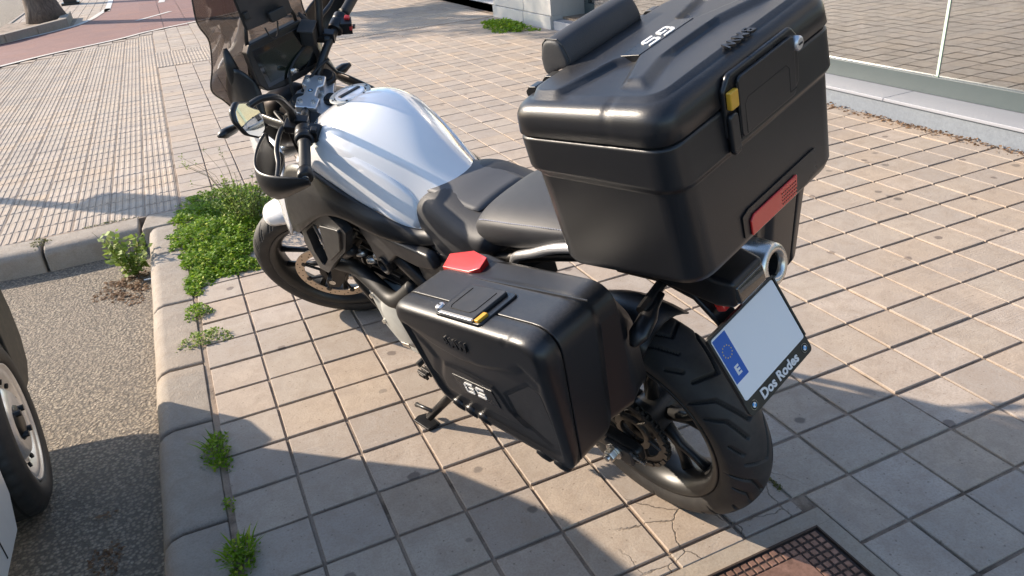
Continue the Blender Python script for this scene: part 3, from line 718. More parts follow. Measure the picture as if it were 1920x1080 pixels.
text_mesh('lettering', 'UNE EN-124', .04, (0.02, .195, -.0009), (.96, -.05, 0), (.05, .96, 0), .002, MAT['rust'], cov)
text_mesh('lettering', 'B-125', .04, (-.13, .15, -.0009), (1, 0, 0), (0, 1, 0), .002, MAT['rust'], cov)

# ---------------------------------------------------------------- shop building
B = empty('shop_building', 'pale shop building with large glass fronts on a grey plinth', 'building', (4.15, 0, 0))
def wall(name, mat, x0, x1, y0, y1, z0, z1, parent=B, bevel=0):
    return MB().box(((x0 + x1) / 2 - 4.15, (y0 + y1) / 2, (z0 + z1) / 2), (x1 - x0, y1 - y0, z1 - z0)).build(name, mat, parent, bevel=bevel)
wall('plinth', MAT['plinth'], 4.155, 4.5, -8, 5.75, -.1, .112)
for a, b in ((-8, -6.4), (-6.4, -4.8), (-4.8, -3.2), (-3.2, -1.6), (-1.6, 0), (0, 1.42), (1.42, 2.95), (2.95, 4.45), (4.45, 5.75)):
    wall('sill_slab', MAT['sill'], 4.135, 4.42, a + .002, b - .002, .112, .132, bevel=.003)
f1 = wall('window_frame', MAT['frame'], 4.40, 4.47, -8, 5.75, .133, .245, bevel=.003)
for a, b in ((-8, -3.55), (-3.54, 1.27), (1.29, 5.70)):
    wall('glass_pane', MAT['glass'], 4.43, 4.438, a, b, .246, 2.75)
for y in (-3.545, 1.28): wall('pane_edge', MAT['frame_lt'], 4.424, 4.437, y - .009, y + .009, .246, 2.75)
wall('interior_floor', MAT['mortar'], 4.5, 9, -8, 15, -.1, .13)
wall('interior_wall', MAT['dark'], 8.9, 9.1, -8, 15, .13, 3.0)
wall('fascia', MAT['facade'], 4.2, 9.2, -8, 16, 2.76, 3.4, bevel=.01)
wall('upper_wall', MAT['facade'], 6.3, 9.2, -8, 16, 3.41, 6)  # unseen upper storey, set back to let sky reflect in the cases
for k in range(8):
    w_ = wall('upper_window', MAT['frame'], 6.27, 6.33, -7 + k * 2.9, -5.6 + k * 2.9, 3.9, 5.5, bevel=.01)
    MB().box((2.125 - .012, -6.3 + k * 2.9, 4.7), (.02, 1.2, 1.4)).build('window_glass', MAT['screen'], w_)
# panelled pier
for a, b in ((6.62, 7.42), (7.425, 8.45)):
    wall('facade_panel', MAT['facade'], 4.34, 4.5, a + .003, b - .003, .16, 2.75, bevel=.004)
    wall('skirting_panel', MAT['facade'], 4.325, 4.5, a + .003, b - .003, -.05, .152, bevel=.004)
wall('pier_core', MAT['facade'], 4.36, 4.95, 6.626, 8.44, -.05, 2.75)
# doorway
wall('door_step', MAT['sill'], 4.36, 5.2, 5.76, 6.615, -.05, .105, bevel=.004)
wall('door_frame', MAT['frame'], 4.80, 4.88, 5.78, 6.61, .106, .26, bevel=.003)
wall('door_jamb', MAT['frame'], 4.80, 4.88, 6.52, 6.61, .261, 2.75, bevel=.003)
wall('door_glass', MAT['glass'], 4.83, 4.84, 5.78, 6.515, .262, 2.75)
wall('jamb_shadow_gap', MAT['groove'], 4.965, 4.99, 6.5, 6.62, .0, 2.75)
# second shopfront beyond the pier
wall('plinth', MAT['plinth'], 4.5, 4.9, 8.46, 16, -.1, .112)
for a, b in ((8.46, 10.3), (10.3, 12.2), (12.2, 14.1), (14.1, 16)):
    wall('sill_slab', MAT['sill'], 4.48, 4.9, a + .002, b - .002, .112, .134, bevel=.003)
wall('window_frame', MAT['frame'], 4.78, 4.85, 8.46, 16, .135, .25, bevel=.003)
wall('glass_pane', MAT['glass'], 4.80, 4.808, 8.47, 16, .251, 2.75)

# unseen signboard, added to cast the banded shadow near the cross kerb
sg = empty('road_sign', 'rounded grey signboard on a post outside the left edge of the photo', 'sign', (-2.9, 5.28, 0))
MB().tube([(0, 0, 0), (0, 0, 2.2)], .05, 14).build('pole', MAT['darkmetal'], sg, smooth=True)
MB().loft([[(a * .7071 * 1 + .0 + e * .7071, a * .7071 - e * .7071, z) for a, z in rpoly([(-.06, 1.40), (.27, 1.40), (.27, 2.6), (-.06, 2.6)], .09)] for e in (-.02, .02)]).build('panel', MAT['plastic_grey'], sg)

# ---------------------------------------------------------------- parked car
car = empty('parked_car', 'white car with a dusty black bumper parked beside the kerb', 'car', (-1.55, .30, -.13))
# local frame: x across (kerb side +), y along (nose +), z up; front axle at y=0
CX = .80
def arch(y0, r, z0, n=9): return [(y0 + r * math.cos(t), z0 + r * math.sin(t)) for t in np.linspace(PI, 0, n)]
side = [(-3.35, .35), (-2.98, .26)] + arch(-2.55, .345, .28) + [(-2.15, .22), (-.42, .20)] + arch(0, .355, .28) + [(.375, .27), (.44, .30), (.48, .54), (.50, .60), (.50, .93), (.44, 1.02), (.36, 1.09), (.2, 1.13), (-.28, 1.18), (-.95, 1.60), (-1.3, 1.68), (-2.6, 1.70), (-3.2, 1.62), (-3.38, 1.1)]
def body_ring(x, inset):
    out = []
    for (y, z) in side:
        k = 1 - max(0, z - .95) * .22; k *= (.86 if y > .15 and z < .64 else 1); out.append((x * k, y - (inset * (.25 if z > .56 else 1) if y > .4 else 0) + (inset * .5 if y < -3.2 else 0), z))
    return out
mbb = MB(); mbb.loft([body_ring(-CX, .10), body_ring(-CX + .05, .05), body_ring(-CX + .25, 0), body_ring(CX - .25, 0), body_ring(CX - .06, .05), body_ring(CX, .12)])
mbb.build('body', MAT['carpaint'], car, bevel=.02, bseg=3, angle=30)
MB().box((CX + .006, -1.25, .36), (.022, 1.35, .045)).build('door_moulding', MAT['carpaint'], car, bevel=.008)
MB().box((CX - .0005, -.56, .62), (.004, .005, .8)).build('door_gap', MAT['groove'], car)
# bumper corner and wheel-arch lip
bp = [(.335, .20), (.368, .30), (.372, .42), (.36, .60), (.50, .66), (.60, .62), (.615, .45), (.60, .33), (.545, .24), (.46, .20)]
MB().loft([[(x, y - i_, z) for y, z in bp] for x, i_ in ((CX - .55, -.10), (CX - .30, -.07), (CX - .16, -.04), (CX - .09, -.02), (CX - .06, .0))]).build('bumper', MAT['bumper'], car, bevel=.012, bseg=3)
MB().loft([[(x, y, z) for y, z in arch(0, .357, .28, 15)] + [(x, y, z) for y, z in arch(0, .325, .28, 15)[::-1]] for x in (CX - .16, CX - .055)]).build('wheel_arch', MAT['rubber_dark'], car, bevel=.004)
MB().box((0, 0, .62), (1.4, .62, .02)).build('arch_liner', MAT['groove'], car)
MB().box((CX + .002, -.95, 1.34), (.004, .95, .30)).build('side_window', MAT['carglass'], car)
MB().box((CX + .05, -.42, 1.15), (.14, .10, .16)).build('wing_mirror', MAT['rubber_dark'], car, bevel=.02)
def car_wheel(x, y, a=0):
    rt = Matrix.Translation((x, y, .295)) @ Matrix.Rotation(a, 4, 'Z')
    w = MB()
    w.lathe([(.02, .03), (.028, .10), (.012, .118), (-.004, .128), (.004, .148), (.020, .160), (.026, .176), (.022, .186), (.030, .190), (.032, .196), (.024, .200), (.018, .192), (-.06, .186), (-.06, .03)], ax=(1, 0, 0), n=64)
    o = w.build('wheel', MAT['hubpaint'], car, smooth=True, matrix=rt); 
    tp = [(-.165, .195), (.020, .198), (.034, .205), (.040, .228), (.041, .245), (.036, .258), (.024, .275), (.018, .286), (.006, .293), (-.01, .295), (-.13, .295), (-.15, .285), (-.165, .25)]
    n = 180; ty = MB()
    rings = []
    for k in range(n):
        t = 2 * PI * k / n; rr = []
        for (ax_, r) in tp:
            d = .004 if (k % 5 == 0 and r > .284) else 0
            rr.append((ax_, (r - d) * math.cos(t), (r - d) * math.sin(t)))
        rings.append(rr)
    ty.loft(rings, True, False, loop=True); ty.build('tyre', MAT['rubber'], o, smooth=True)
    g = MB()
    for ax_ in (-.02, -.055, -.09): g.lathe([(ax_ - .004, .2953), (ax_ + .004, .2953)], ax=(1, 0, 0), n=90)
    g.build('tread_groove', MAT['groove'], o)
    MB().lathe([(.018, .0), (.034, .0), (.036, .03), (.030, .055), (.018, .062)], ax=(1, 0, 0), n=32).build('hub_cap', MAT['darkmetal'], o, smooth=True)
    bm_ = MB()
    for k in range(4):
        t = PI / 2 * k + .5; bm_.tube([(.02, .05 * math.cos(t), .05 * math.sin(t)), (.045, .05 * math.cos(t), .05 * math.sin(t))], .010, 6)
    bm_.build('wheel_bolts', MAT['darkmetal'], o)['kind'] = 'stuff'
    for k in range(12):
        t = 2 * PI * k / 12 + .1
        MB().tube([(.0165, .138 * math.cos(t), .138 * math.sin(t)), (.0095, .140 * math.cos(t), .140 * math.sin(t))], .009, 10).build('vent_hole', MAT['groove'], o)
    return o
car_wheel(CX - .035, 0, .10); car_wheel(CX - .035, -2.55)
car_wheel(-CX + .1, 0); car_wheel(-CX + .1, -2.55)
# ================================================================ THE MOTORCYCLE
psi, phi = R_(107.8), R_(13.8)
bX = Vector((math.cos(psi), math.sin(psi), 0)); yh = Vector((-math.sin(psi), math.cos(psi), 0)); zh = Vector((0, 0, 1))
bY = yh * math.cos(phi) - zh * math.sin(phi); bZ = zh * math.cos(phi) + yh * math.sin(phi)
bO = Vector((.9486, -.8021, .0022))
MW = Matrix(((bX.x, bY.x, bZ.x, bO.x), (bX.y, bY.y, bZ.y, bO.y), (bX.z, bY.z, bZ.z, bO.z), (0, 0, 0, 1)))
bike = empty('motorcycle', 'white and black adventure motorcycle with three black hard cases, leaning on its side stand', 'motorcycle', matrix=MW)
# steering frame (rake 25.5 deg, bars turned 41 deg to the left)
rk, stg = R_(25.5), R_(41)
sv = Vector((-math.sin(rk), 0, math.cos(rk))); pv = Vector((math.cos(rk), 0, math.sin(rk)))
Rs = Matrix.Rotation(stg, 3, sv); sP, sY = Rs @ pv, Rs @ Vector((0, 1, 0)); sA = Vector((1.5299, 0, .3008))
SM = Matrix(((sP.x, sY.x, sv.x, sA.x), (sP.y, sY.y, sv.y, sA.y), (sP.z, sY.z, sv.z, sA.z), (0, 0, 0, 1)))
Bk = dict(parent=bike)

def tread_tyre(name, parent, r_out, w, r_rim, pattern, n, nseg, c, mat, matrix=None):
    """tyre with moulded tread grooves: a dense skin pushed in along groove centre lines"""
    hw = w / 2
    prof = []
    cr = hw * 1.02
    for t in np.linspace(-1, 1, nseg):                     # tread + shoulder arc
        a = t * 1.28; prof.append((hw * math.sin(a) / math.sin(1.28), r_out - hw * .92 * (1 - math.cos(a)), t))
    L = [(-hw * .99, prof[0][1] - .020, -2), (-hw * .93, r_rim + .022, -2), (-hw * .80, r_rim + .006, -2), (-hw * .70, r_rim - .006, -2)]
    prof = L[::-1] + prof + [(-a, b, 2) for a, b, _ in L]
    P = np.array([(a, b) for a, b, _ in prof]); T = np.array([t for _, _, t in prof]); m = len(P)
    th = np.linspace(0, 2 * PI, n, endpoint=False)
    S = th * r_out                                          # arc length
    per, segs, gw, gd = pattern
    D = np.full((n, m), 9.0)
    s = (S[:, None] % per); tt = (T * hw * 1.25)[None, :]
    for (s0, t0, s1, t1) in segs:
        for k in (-1, 0, 1):
            ax, ay, bx, by = s0 + k * per, t0, s1 + k * per, t1
            dx, dy = bx - ax, by - ay; q = np.clip(((s - ax) * dx + (tt - ay) * dy) / (dx * dx + dy * dy), 0, 1)
            D = np.minimum(D, np.hypot(s - ax - q * dx, tt - ay - q * dy))
    dep = gd * np.clip((gw - D) / (gw * .35), 0, 1) * (np.abs(T) < 1.01)[None, :]
    RR = P[:, 1][None, :] - dep; AX = np.broadcast_to(P[:, 0][None, :], RR.shape)
    V = np.stack([RR * np.cos(th)[:, None], AX, RR * np.sin(th)[:, None]], -1).reshape(-1, 3) + np.array(c)
    i = np.arange(n)[:, None]; j = np.arange(m - 1)[None, :]
    i2 = (i + 1) % n
    F = np.stack([i * m + j, i * m + j + 1, i2 * m + j + 1, i2 * m + j], -1).reshape(-1, 4)
    me = bpy.data.meshes.new(name); me.vertices.add(len(V)); me.vertices.foreach_set('co', V.ravel())
    me.loops.add(F.size); me.loops.foreach_set('vertex_index', F.ravel().astype(np.int32))
    me.polygons.add(len(F)); me.polygons.foreach_set('loop_start', np.arange(0, F.size, 4, dtype=np.int32)); me.polygons.foreach_set('loop_total', np.full(len(F), 4, dtype=np.int32))
    me.update(calc_edges=True); me.validate()
    me.flip_normals()
    o = link(name, me, [mat, MAT['groove']], parent, smooth=True)
    dd = dep > gd * .55; fm = (dd[:, :-1] & dd[:, 1:]); fm = fm & np.roll(fm, -1, 0)
    me.polygons.foreach_set('material_index', fm.astype(np.int32).ravel()); me.update()
    return o

# rear wheel -----------------------------------------------------------------
rw = MB()
RC_ = (0, 0, .32)
rw.lathe([(-.058, .225), (-.060, .232), (-.066, .236), (-.068, .230), (-.062, .216), (-.045, .205), (-.02, .196), (.02, .196), (.045, .205), (.062, .216), (.068, .230), (.066, .236), (.060, .232), (.058, .225), (.04, .212), (0, .205), (-.04, .212)], c=RC_, n=96, loop=True)
rear_wheel = rw.build('rear_wheel', MAT['rim'], bike, smooth=True, angle=40)
md = rear_wheel.modifiers.new('wn', 'WEIGHTED_NORMAL')
segs = [(.00, -.080, .05, -.020), (.05, -.020, .10, -.006), (.10, -.006, .155, -.045), (.100, .080, .150, .022), (.150, .022, .200, .006), (.200, .006, .255, .045), (.06, -.075, .085, -.052), (.03, .030, .075, .052), (.13, -.034, .175, -.066), (.20, -.045, .23, -.028), (.015, .012, .04, .034)]
PER = 2 * PI * .32 / 8
segs = []
for sgn, s0 in ((1, 0.0), (-1, PER / 2)):
    segs += [(s0, sgn * .090, s0 + .030, sgn * .040), (s0 + .030, sgn * .040, s0 + .115, sgn * .004), (s0 + .115, sgn * .004, s0 + .092, -sgn * .050),
             (s0 + .055, sgn * .085, s0 + .085, sgn * .048), (s0 + .085, sgn * .048, s0 + .150, sgn * .026), (s0 + .150, sgn * .070, s0 + .185, sgn * .050)]
segs2 = []
for (a, b, c_, d_) in segs:
    for k in (0,): segs2.append((a, b, c_, d_))
tread_tyre('tyre', rear_wheel, .322, .150, .222, (PER, segs2, .0050, .008), 1000, 84, RC_, MAT['rubber'])
hub = MB(); hub.lathe([(-.075, .02), (-.075, .045), (-.05, .05), (.05, .055), (.07, .05), (.07, .02)], c=RC_, n=32)
for k in range(5):
    a = 2 * PI * k / 5 + .35
    for s_ in (-1, 1):
        a2 = a + s_ * .22
        p0 = Vector((.045 * math.cos(a), .0, .32 + .045 * math.sin(a))); pm = Vector((.115 * math.cos(a + s_ * .03), .0, .32 + .115 * math.sin(a + s_ * .03))); p1 = Vector((.205 * math.cos(a2), 0, .32 + .205 * math.sin(a2)))
        o = MB().tube([p0, pm, (pm + p1) / 2, p1], [.020, .015, .013, .017], 8, flat=.9).build('spoke', MAT['rim'], rear_wheel, smooth=True)
hub.build('hub', MAT['rim'], rear_wheel, bevel=.004)
# sprocket and chain
sp = MB(); ys = .088; n = 84
prof_o = [(.102 + (.006 if k % 2 else 0)) for k in range(n)]
outer = [(prof_o[k] * math.cos(2 * PI * k / n), ys, .32 + prof_o[k] * math.sin(2 * PI * k / n)) for k in range(n)]
def ringat(r, y): return [(r * math.cos(2 * PI * k / n), y, .32 + r * math.sin(2 * PI * k / n)) for k in range(n)]
sp.loft([ringat(.082, ys - .004), [(x, ys - .004, z) for x, _, z in outer], [(x, ys + .004, z) for x, _, z in outer], ringat(.082, ys + .004)], True, False, loop=True)
sp.lathe([(ys - .005, .038), (ys + .006, .038), (ys + .006, .056), (ys - .005, .056)], c=(0, 0, .32), n=40, loop=True)
for k in range(6):
    a = 2 * PI * k / 6; sp.tube([(.05 * math.cos(a), ys, .32 + .05 * math.sin(a)), (.088 * math.cos(a + .18), ys, .32 + .088 * math.sin(a + .18))], .009, 6, flat=.5)
sp.build('sprocket', MAT['chain'], rear_wheel, bevel=.0012, bseg=1)
# drive chain (links laid along a stadium path) -------------------------------
path = []
front = Vector((.60, .385)); rc = Vector((0, .32)); R1, R2 = .105, .034
for t in np.linspace(PI / 2 + .06, 3 * PI / 2 - .06, 26): path.append((rc.x + R1 * math.cos(t), rc.y + R1 * math.sin(t)))
for t in np.linspace(-PI / 2 - .06, PI / 2 + .06, 8): path.append((front.x + R2 * math.cos(t), front.y + R2 * math.sin(t)))
path.append(path[0]); P = np.array(path); seg = np.r_[0, np.cumsum(np.hypot(*np.diff(P, axis=0).T))]; NL = int(seg[-1] / .0159)
ch = MB()
for k in range(NL):
    s_ = seg[-1] * (k + .5) / NL; x = np.interp(s_, seg, P[:, 0]); z = np.interp(s_, seg, P[:, 1]); x2 = np.interp(min(s_ + .004, seg[-1]), seg, P[:, 0]); z2 = np.interp(min(s_ + .004, seg[-1]), seg, P[:, 1])
    a = math.atan2(z2 - z, x2 - x); rot = Matrix.Rotation(-a, 3, 'Y')
    off = .0085 if k % 2 else .006
    for sgn in (-1, 1):
        ch.loft([[tuple(Vector((x, 0, z)) + rot @ Vector((u, ys + sgn * off + e, w_))) for u, w_ in ((-.012, -.004), (-.006, -.0065), (0, -.0045), (.006, -.0065), (.012, -.004), (.012, .004), (.006, .0065), (0, .0045), (-.006, .0065), (-.012, .004))] for e in (-.001, .001)])
    ch.tube([(x, ys - .006, z), (x, ys + .006, z)], .004, 6)
tag(ch.build('chain', MAT['chain'], bike), kind='stuff')
# swingarm, axle, adjuster
for s_ in (1, -1):
    sw = MB(); y0 = .118 * s_; y1 = .135 * s_
    def sec(x, y, z, hh, ww): return [(x, y + a * ww / 2, z + b * hh / 2) for a, b in ((-1, -1), (1, -1), (1, 1), (-1, 1))]
    sw.loft([sec(.60, y0 * .95, .40, .08, .05), sec(.45, y0, .385, .10, .05), sec(.25, y0, .355, .085, .042), sec(.10, y1, .328, .065, .036), sec(-.04, y1, .315, .055, .034), sec(-.065, y1, .313, .048, .030)])
    sw.build('swingarm', MAT['darkmetal'], bike, bevel=.010, bseg=3)
MB().box((.40, 0, .39), (.07, .20, .07)).build('swingarm_bridge', MAT['darkmetal'], bike, bevel=.012)
ax = MB(); ax.lathe([(.155, 0), (.155, .024), (.168, .024), (.168, 0)], c=(0, 0, .318), n=24); ax.lathe([(.168, 0), (.168, .0175), (.186, .0175), (.188, .014), (.188, 0)], c=(0, 0, .318), n=6); ax.lathe([(.188, 0), (.188, .010), (.196, .009), (.196, 0)], c=(0, 0, .318), n=16)
ax.build('axle_nut', MAT['steel'], bike, bevel=.0015)
MB().box((-.012, .158, .318), (.085, .012, .050)).build('chain_adjuster', MAT['plastic_grey'], bike, bevel=.003)
MB().tube([(-.05, .152, .322), (-.092, .152, .320)], .006, 8).build('adjuster_bolt', MAT['steel'], bike)
# chain guard + hugger
MB().loft([[(x, y, z) for x, z in ((.46, .50), (.25, .47), (.10, .452), (.02, .435), (.02, .425), (.10, .438), (.25, .455), (.46, .485))] for y in (.075, .115)]).build('chain_guard', MAT['plastic'], bike, bevel=.003)
# rear mudguard inner / tail underside
# ---- tail, rack, lamp, plate holder
MB().loft([[(x, y * w_, z) for y, z in ((-1, .0), (-.9, .035), (-.4, .05), (.4, .05), (.9, .035), (1, 0), (.8, -.035), (-.8, -.035))] and [(x, yy * w_, zc + zz) for yy, zz in ((-1, 0), (-.9, .035), (-.4, .05), (.4, .05), (.9, .035), (1, 0), (.8, -.035), (-.8, -.035))]
           for x, w_, zc in ((.34, .11, .80), (.20, .10, .825), (.0, .085, .86), (-.15, .07, .885), (-.26, .055, .90))]).build('tail_fairing', MAT['plastic_grey'], bike, smooth=True, subsurf=1)
MB().box((-.16, 0, .938), (.30, .17, .022)).build('rack_plate', MAT['plastic'], bike, bevel=.008)
for s_ in (1, -1):
    MB().tube(smooth_path([(.235, .118 * s_, .795), (.195, .132 * s_, .838), (.12, .137 * s_, .875), (.03, .137 * s_, .917), (-.10, .12 * s_, .945), (-.20, .07 * s_, .955)], 5), .0115, 14).build('grab_rail', MAT['alu'], bike, smooth=True)
MB().loft([[(x, s * w_, z) for s, z in ((-1, z0), (-1, z1), (1, z1), (1, z0))] for x, w_, z0, z1 in ((-.08, .05, .83, .90), (-.20, .055, .825, .905), (-.285, .056, .82, .89), (-.325, .050, .825, .885))]).build('tail_lamp_housing', MAT['plastic'], bike, bevel=.012, bseg=3)
MB().box((-.318, 0, .853), (.026, .088, .040), rot=Matrix.Rotation(R_(12), 3, 'Y')).build('tail_lamp', MAT['screen'], bike, bevel=.006)
pl = MB(); pl.loft([[(x, s * w_, z + e) for s, e in ((-1, -.010), (-1, .010), (1, .010), (1, -.010))] for x, w_, z in ((-.02, .045, .815), (-.14, .040, .825), (-.21, .032, .80), (-.255, .028, .75), (-.295, .028, .70), (-.325, .030, .655))])
pl.build('plate_bracket', MAT['plastic'], bike, bevel=.006, bseg=2)
MB().box((-.262, 0, .800), (.02, .05, .045), rot=Matrix.Rotation(R_(25), 3, 'Y')).build('red_reflector', MAT['red'], bike, bevel=.003)
# licence plate
pN = Vector((-.891, 0, .454)).normalized(); pU = Vector((.454, 0, .891)).normalized(); pR = Vector((0, -1, 0)); pC = Vector((-.337, .003, .709))
def on_plate(u, v, e): return tuple(pC + pR * u + pU * v + pN * e)
def plate_prism(name, poly, e0, e1, mat, parent, **kw): return MB().loft([[on_plate(u, v, e) for u, v in poly] for e in (e0, e1)]).build(name, mat, parent, **kw)
plate = plate_prism('licence_plate', rpoly([(-.112, -.098), (.112, -.098), (.112, .088), (-.112, .088)], .012), -.006, .002, MAT['plastic'], bike, bevel=.0015)
plate_prism('frame_rim', rpoly([(-.112, .084), (.112, .084), (.112, .088), (-.112, .088)], .002), .002, .005, MAT['plastic'], plate)
for s_ in (1, -1): plate_prism('frame_rim', [(s_ * .1075, -.06), (s_ * .112, -.06), (s_ * .112, .084), (s_ * .1075, .084)], .002, .005, MAT['plastic'], plate)
plate_prism('number_panel', rpoly([(-.1055, -.062), (.1055, -.062), (.1055, .082), (-.1055, .082)], .007), .002, .0035, MAT['plate'], plate)
plate_prism('blue_band', [(-.1035, -.022), (-.0635, -.022), (-.0635, .078), (-.1035, .078)], .0035, .0040, MAT['plate_blue'], plate)
sb = MB()
for k in range(12):
    a = 2 * PI * k / 12; u0, v0 = -.0835 + .0125 * math.cos(a), .042 + .0125 * math.sin(a)
    sb.loft([[on_plate(u0 + .0019 * (1 if q % 2 else .42) * math.cos(2 * PI * q / 10 + PI / 2 + PI / 5 * 0 + .314 * 1), v0 + .0019 * (1 if q % 2 else .42) * math.sin(2 * PI * q / 10 + PI / 2 + .314), e) for q in range(10)] for e in (.0040, .0043)])
tag(sb.build('star_ring', MAT['star'], plate), kind='stuff')
text_mesh('country_letter', 'E', .026, on_plate(-.0835, -.002, .0043), pR, pU, .0005, MAT['text_white'], plate, bold=.0012)
text_mesh('frame_lettering', 'Dos Rodes', .029, on_plate(0, -.080, .0028), pR, pU, .001, MAT['text_white'], plate, bold=.0009)
def emblem(parent, C, U, V, N, r, name='emblem'):
    C, U, V, N = map(Vector, (C, U, V, N))
    def disc(r0, r1, e0, e1, a0, a1, mat, nm, par, n=24):
        pts = [(r1 * math.cos(t), r1 * math.sin(t)) for t in np.linspace(a0, a1, n)] + ([(r0 * math.cos(t), r0 * math.sin(t)) for t in np.linspace(a1, a0, n)] if r0 else ([(0, 0)] if a1 - a0 < 6 else []))
        if a1 - a0 > 6 and not r0: pts = pts[:-1]
        return MB().loft([[tuple(C + U * u + V * v + N * e) for u, v in pts] for e in (e0, e1)]).build(nm, mat, par)
    o = disc(0, r, 0, .0010, 0, 2 * PI, MAT['steel'], name, parent)
    disc(0, r * .94, .0010, .0013, 0, 2 * PI, MAT['groove'], 'ring', parent)
    for k in range(4): disc(0, r * .58, .0013, .0017, k * PI / 2, (k + 1) * PI / 2, MAT['blue'] if k % 2 else MAT['text_white'], 'quadrant', parent, 8)
    return o
for s_ in (1, -1): emblem(plate, on_plate(.092 * s_, -.080, .0022), pR, pU, pN, .0095)
# indicator behind left pannier, wheel hugger
def indicator(p0, p1, nm='indicator'):
    p0, p1 = Vector(p0), Vector(p1); d = p1 - p0
    return MB().tube([p0, p0 + d * .25, p0 + d * .45, p0 + d * .8, p1], [.009, .011, .020, .022, .008], 12, flat=.75).build(nm, MAT['plastic'], bike, smooth=True)
MB().tube([(-.14, .03, .815), (-.15, .12, .805)], .012, 8).build('indicator_stalk', MAT['plastic'], bike)
indicator((-.155, .06, .81), (-.175, .185, .775))
indicator((-.155, -.06, .81), (-.175, -.185, .775))
hg = MB()
for_r = []
for t in np.linspace(R_(20), R_(105), 12):
    r = .345; c_ = (r * math.cos(t), r * math.sin(t) + .32)
    for_r.append([(c_[0] * 1, y, c_[1] - abs(y) ** 2 * 5) for y in np.linspace(-.085, .085, 9)])
hg.loft(for_r, False, False); hg.build('rear_hugger', MAT['plastic'], bike, smooth=True, solid=.004)

def resample(pts, N):
    P = np.array([tuple(p) for p in pts], float); Q = np.vstack([P, P[:1]]); L = np.r_[0, np.cumsum(np.linalg.norm(np.diff(Q, axis=0), axis=1))]
    s_ = np.linspace(0, L[-1], N, endpoint=False); return [tuple(np.interp(s_, L, Q[:, k]) for k in range(Q.shape[1]))][0]
def res(pts, N=168):
    r = resample(pts, N); return [tuple(float(r[k][i]) for k in range(len(r))) for i in range(N)]
def sdist(px_, py_, poly):
    P = np.array(poly); d = np.full(px_.shape, 1e9); ins = np.zeros(px_.shape, bool)
    for i in range(len(P)):
        ax, ay = P[i - 1]; bx, by = P[i]; dx, dy = bx - ax, by - ay
        q = np.clip(((px_ - ax) * dx + (py_ - ay) * dy) / (dx * dx + dy * dy + 1e-12), 0, 1)
        d = np.minimum(d, np.hypot(px_ - ax - q * dx, py_ - ay - q * dy))
        c_ = ((ay > py_) != (by > py_)) & (px_ < (bx - ax) * (py_ - ay) / (by - ay + 1e-12) + ax); ins ^= c_
    return np.where(ins, -d, d)
def relief(px_, py_, feats):
    h = np.zeros(px_.shape)
    for poly, dep, w_ in feats:
        t = np.clip(-sdist(px_, py_, poly) / w_, 0, 1); h += dep * t
    return h
def patch_rings(outer, centre, nr, hf):
    """rings from the outer ring (pairs u,v) to the centre, with a height from hf(u,v)"""
    O_ = np.array(outer); out = []
    for k in range(1, nr + 1):
        t = (k / nr) ** .85; P = O_ + (np.array(centre) - O_) * t * .985
        out.append((P, hf(P[:, 0], P[:, 1])))
    return out
# ---- top case ---------------------------------------------------------------
def rect_ring(xf, xr, w, zf, zr, r, n=7, yc=0):
    pts = rpoly([(xf, -w), (xf, w), (xr, w), (xr, -w)], r, n)
    return [(x, y + yc, zf + (zr - zf) * (xf - x) / (xf - xr)) for x, y in pts]
R0 = .046
tc = MB().loft([rect_ring(-.10, -.345, .175, .960, 1.006, R0), rect_ring(-.085, -.368, .196, .959, 1.009, R0), rect_ring(-.072, -.382, .206, .966, 1.018, R0), rect_ring(-.066, -.387, .211, .980, 1.034, R0), rect_ring(-.058, -.379, .218, 1.162, 1.186, R0),
                rect_ring(-.057, -.378, .218, 1.166, 1.190, R0), rect_ring(-.050, -.385, .225, 1.176, 1.200, R0), rect_ring(-.047, -.383, .2265, 1.182, 1.206, R0), rect_ring(-.044, -.378, .2265, 1.236, 1.266, R0), rect_ring(-.047, -.375, .2235, 1.2375, 1.2675, R0)])
top_case = tc.build('top_case', MAT['case'], bike, smooth=True, bevel=.004, bseg=2, angle=40)
top_case['label'] = 'large black hard top case with dark grey back pad'
MB().loft([rect_ring(-.050, -.372, .2205, 1.230, 1.260, R0), rect_ring(-.050, -.372, .2205, 1.244, 1.276, R0)]).build('lid_seal', MAT['groove'], top_case)
def tz(x): return 1.2985 + (-.08 - x) * (.0335 / .26)      # height of the lid's top plane
lid_rings = [res(rect_ring(-.046, -.376, .2245, 1.2405, 1.2715, R0)), res(rect_ring(-.043, -.379, .2275, 1.243, 1.274, R0))]
for t in np.linspace(0, PI / 2, 9):
    k = .028; q_ = 1 - math.cos(t); lid_rings.append(res(rect_ring(-.044 - k * q_, -.376 + k * q_, .226 - k * q_, 1.266 + (k + .002) * math.sin(t), 1.295 + (k + .004) * math.sin(t) * 1.0 + .006 * (1 - math.cos(t)) * 0, R0 * (1 - q_ * .3))))
for r_ in lid_rings:                                   # two shallow seams running down the left and right walls
    for i, (x, y, z) in enumerate(r_):
        for x0 in (-.098, -.265):
            if abs(y) > .17: d_ = math.exp(-((x - x0) / .0035) ** 2) * .0022; r_[i] = (x, y - math.copysign(d_, y), z - (d_ if z > 1.285 else 0))
def lid_h(x, y):
    half = [(-.030, .21), (-.135, .214), (-.152, .190), (-.178, .088), (-.204, .068), (-.256, .168), (-.312, .172), (-.270, .045)]
    H = [(np.array(half + [(a_, -b_) for a_, b_ in half[::-1]]), 1)]
    t = np.clip(-sdist(x, y, H[0][0]) / .010, 0, 1); rear = np.clip((-.255 - x) / .02, 0, 1)
    t = np.where(x < -.262, np.clip(-sdist(x, y, H[0][0]) / .019, 0, 1), t)
    edge = np.clip((-.052 - x) / .02, 0, 1)
    return .0105 * t * edge + .0012 * np.cos(y * 9)
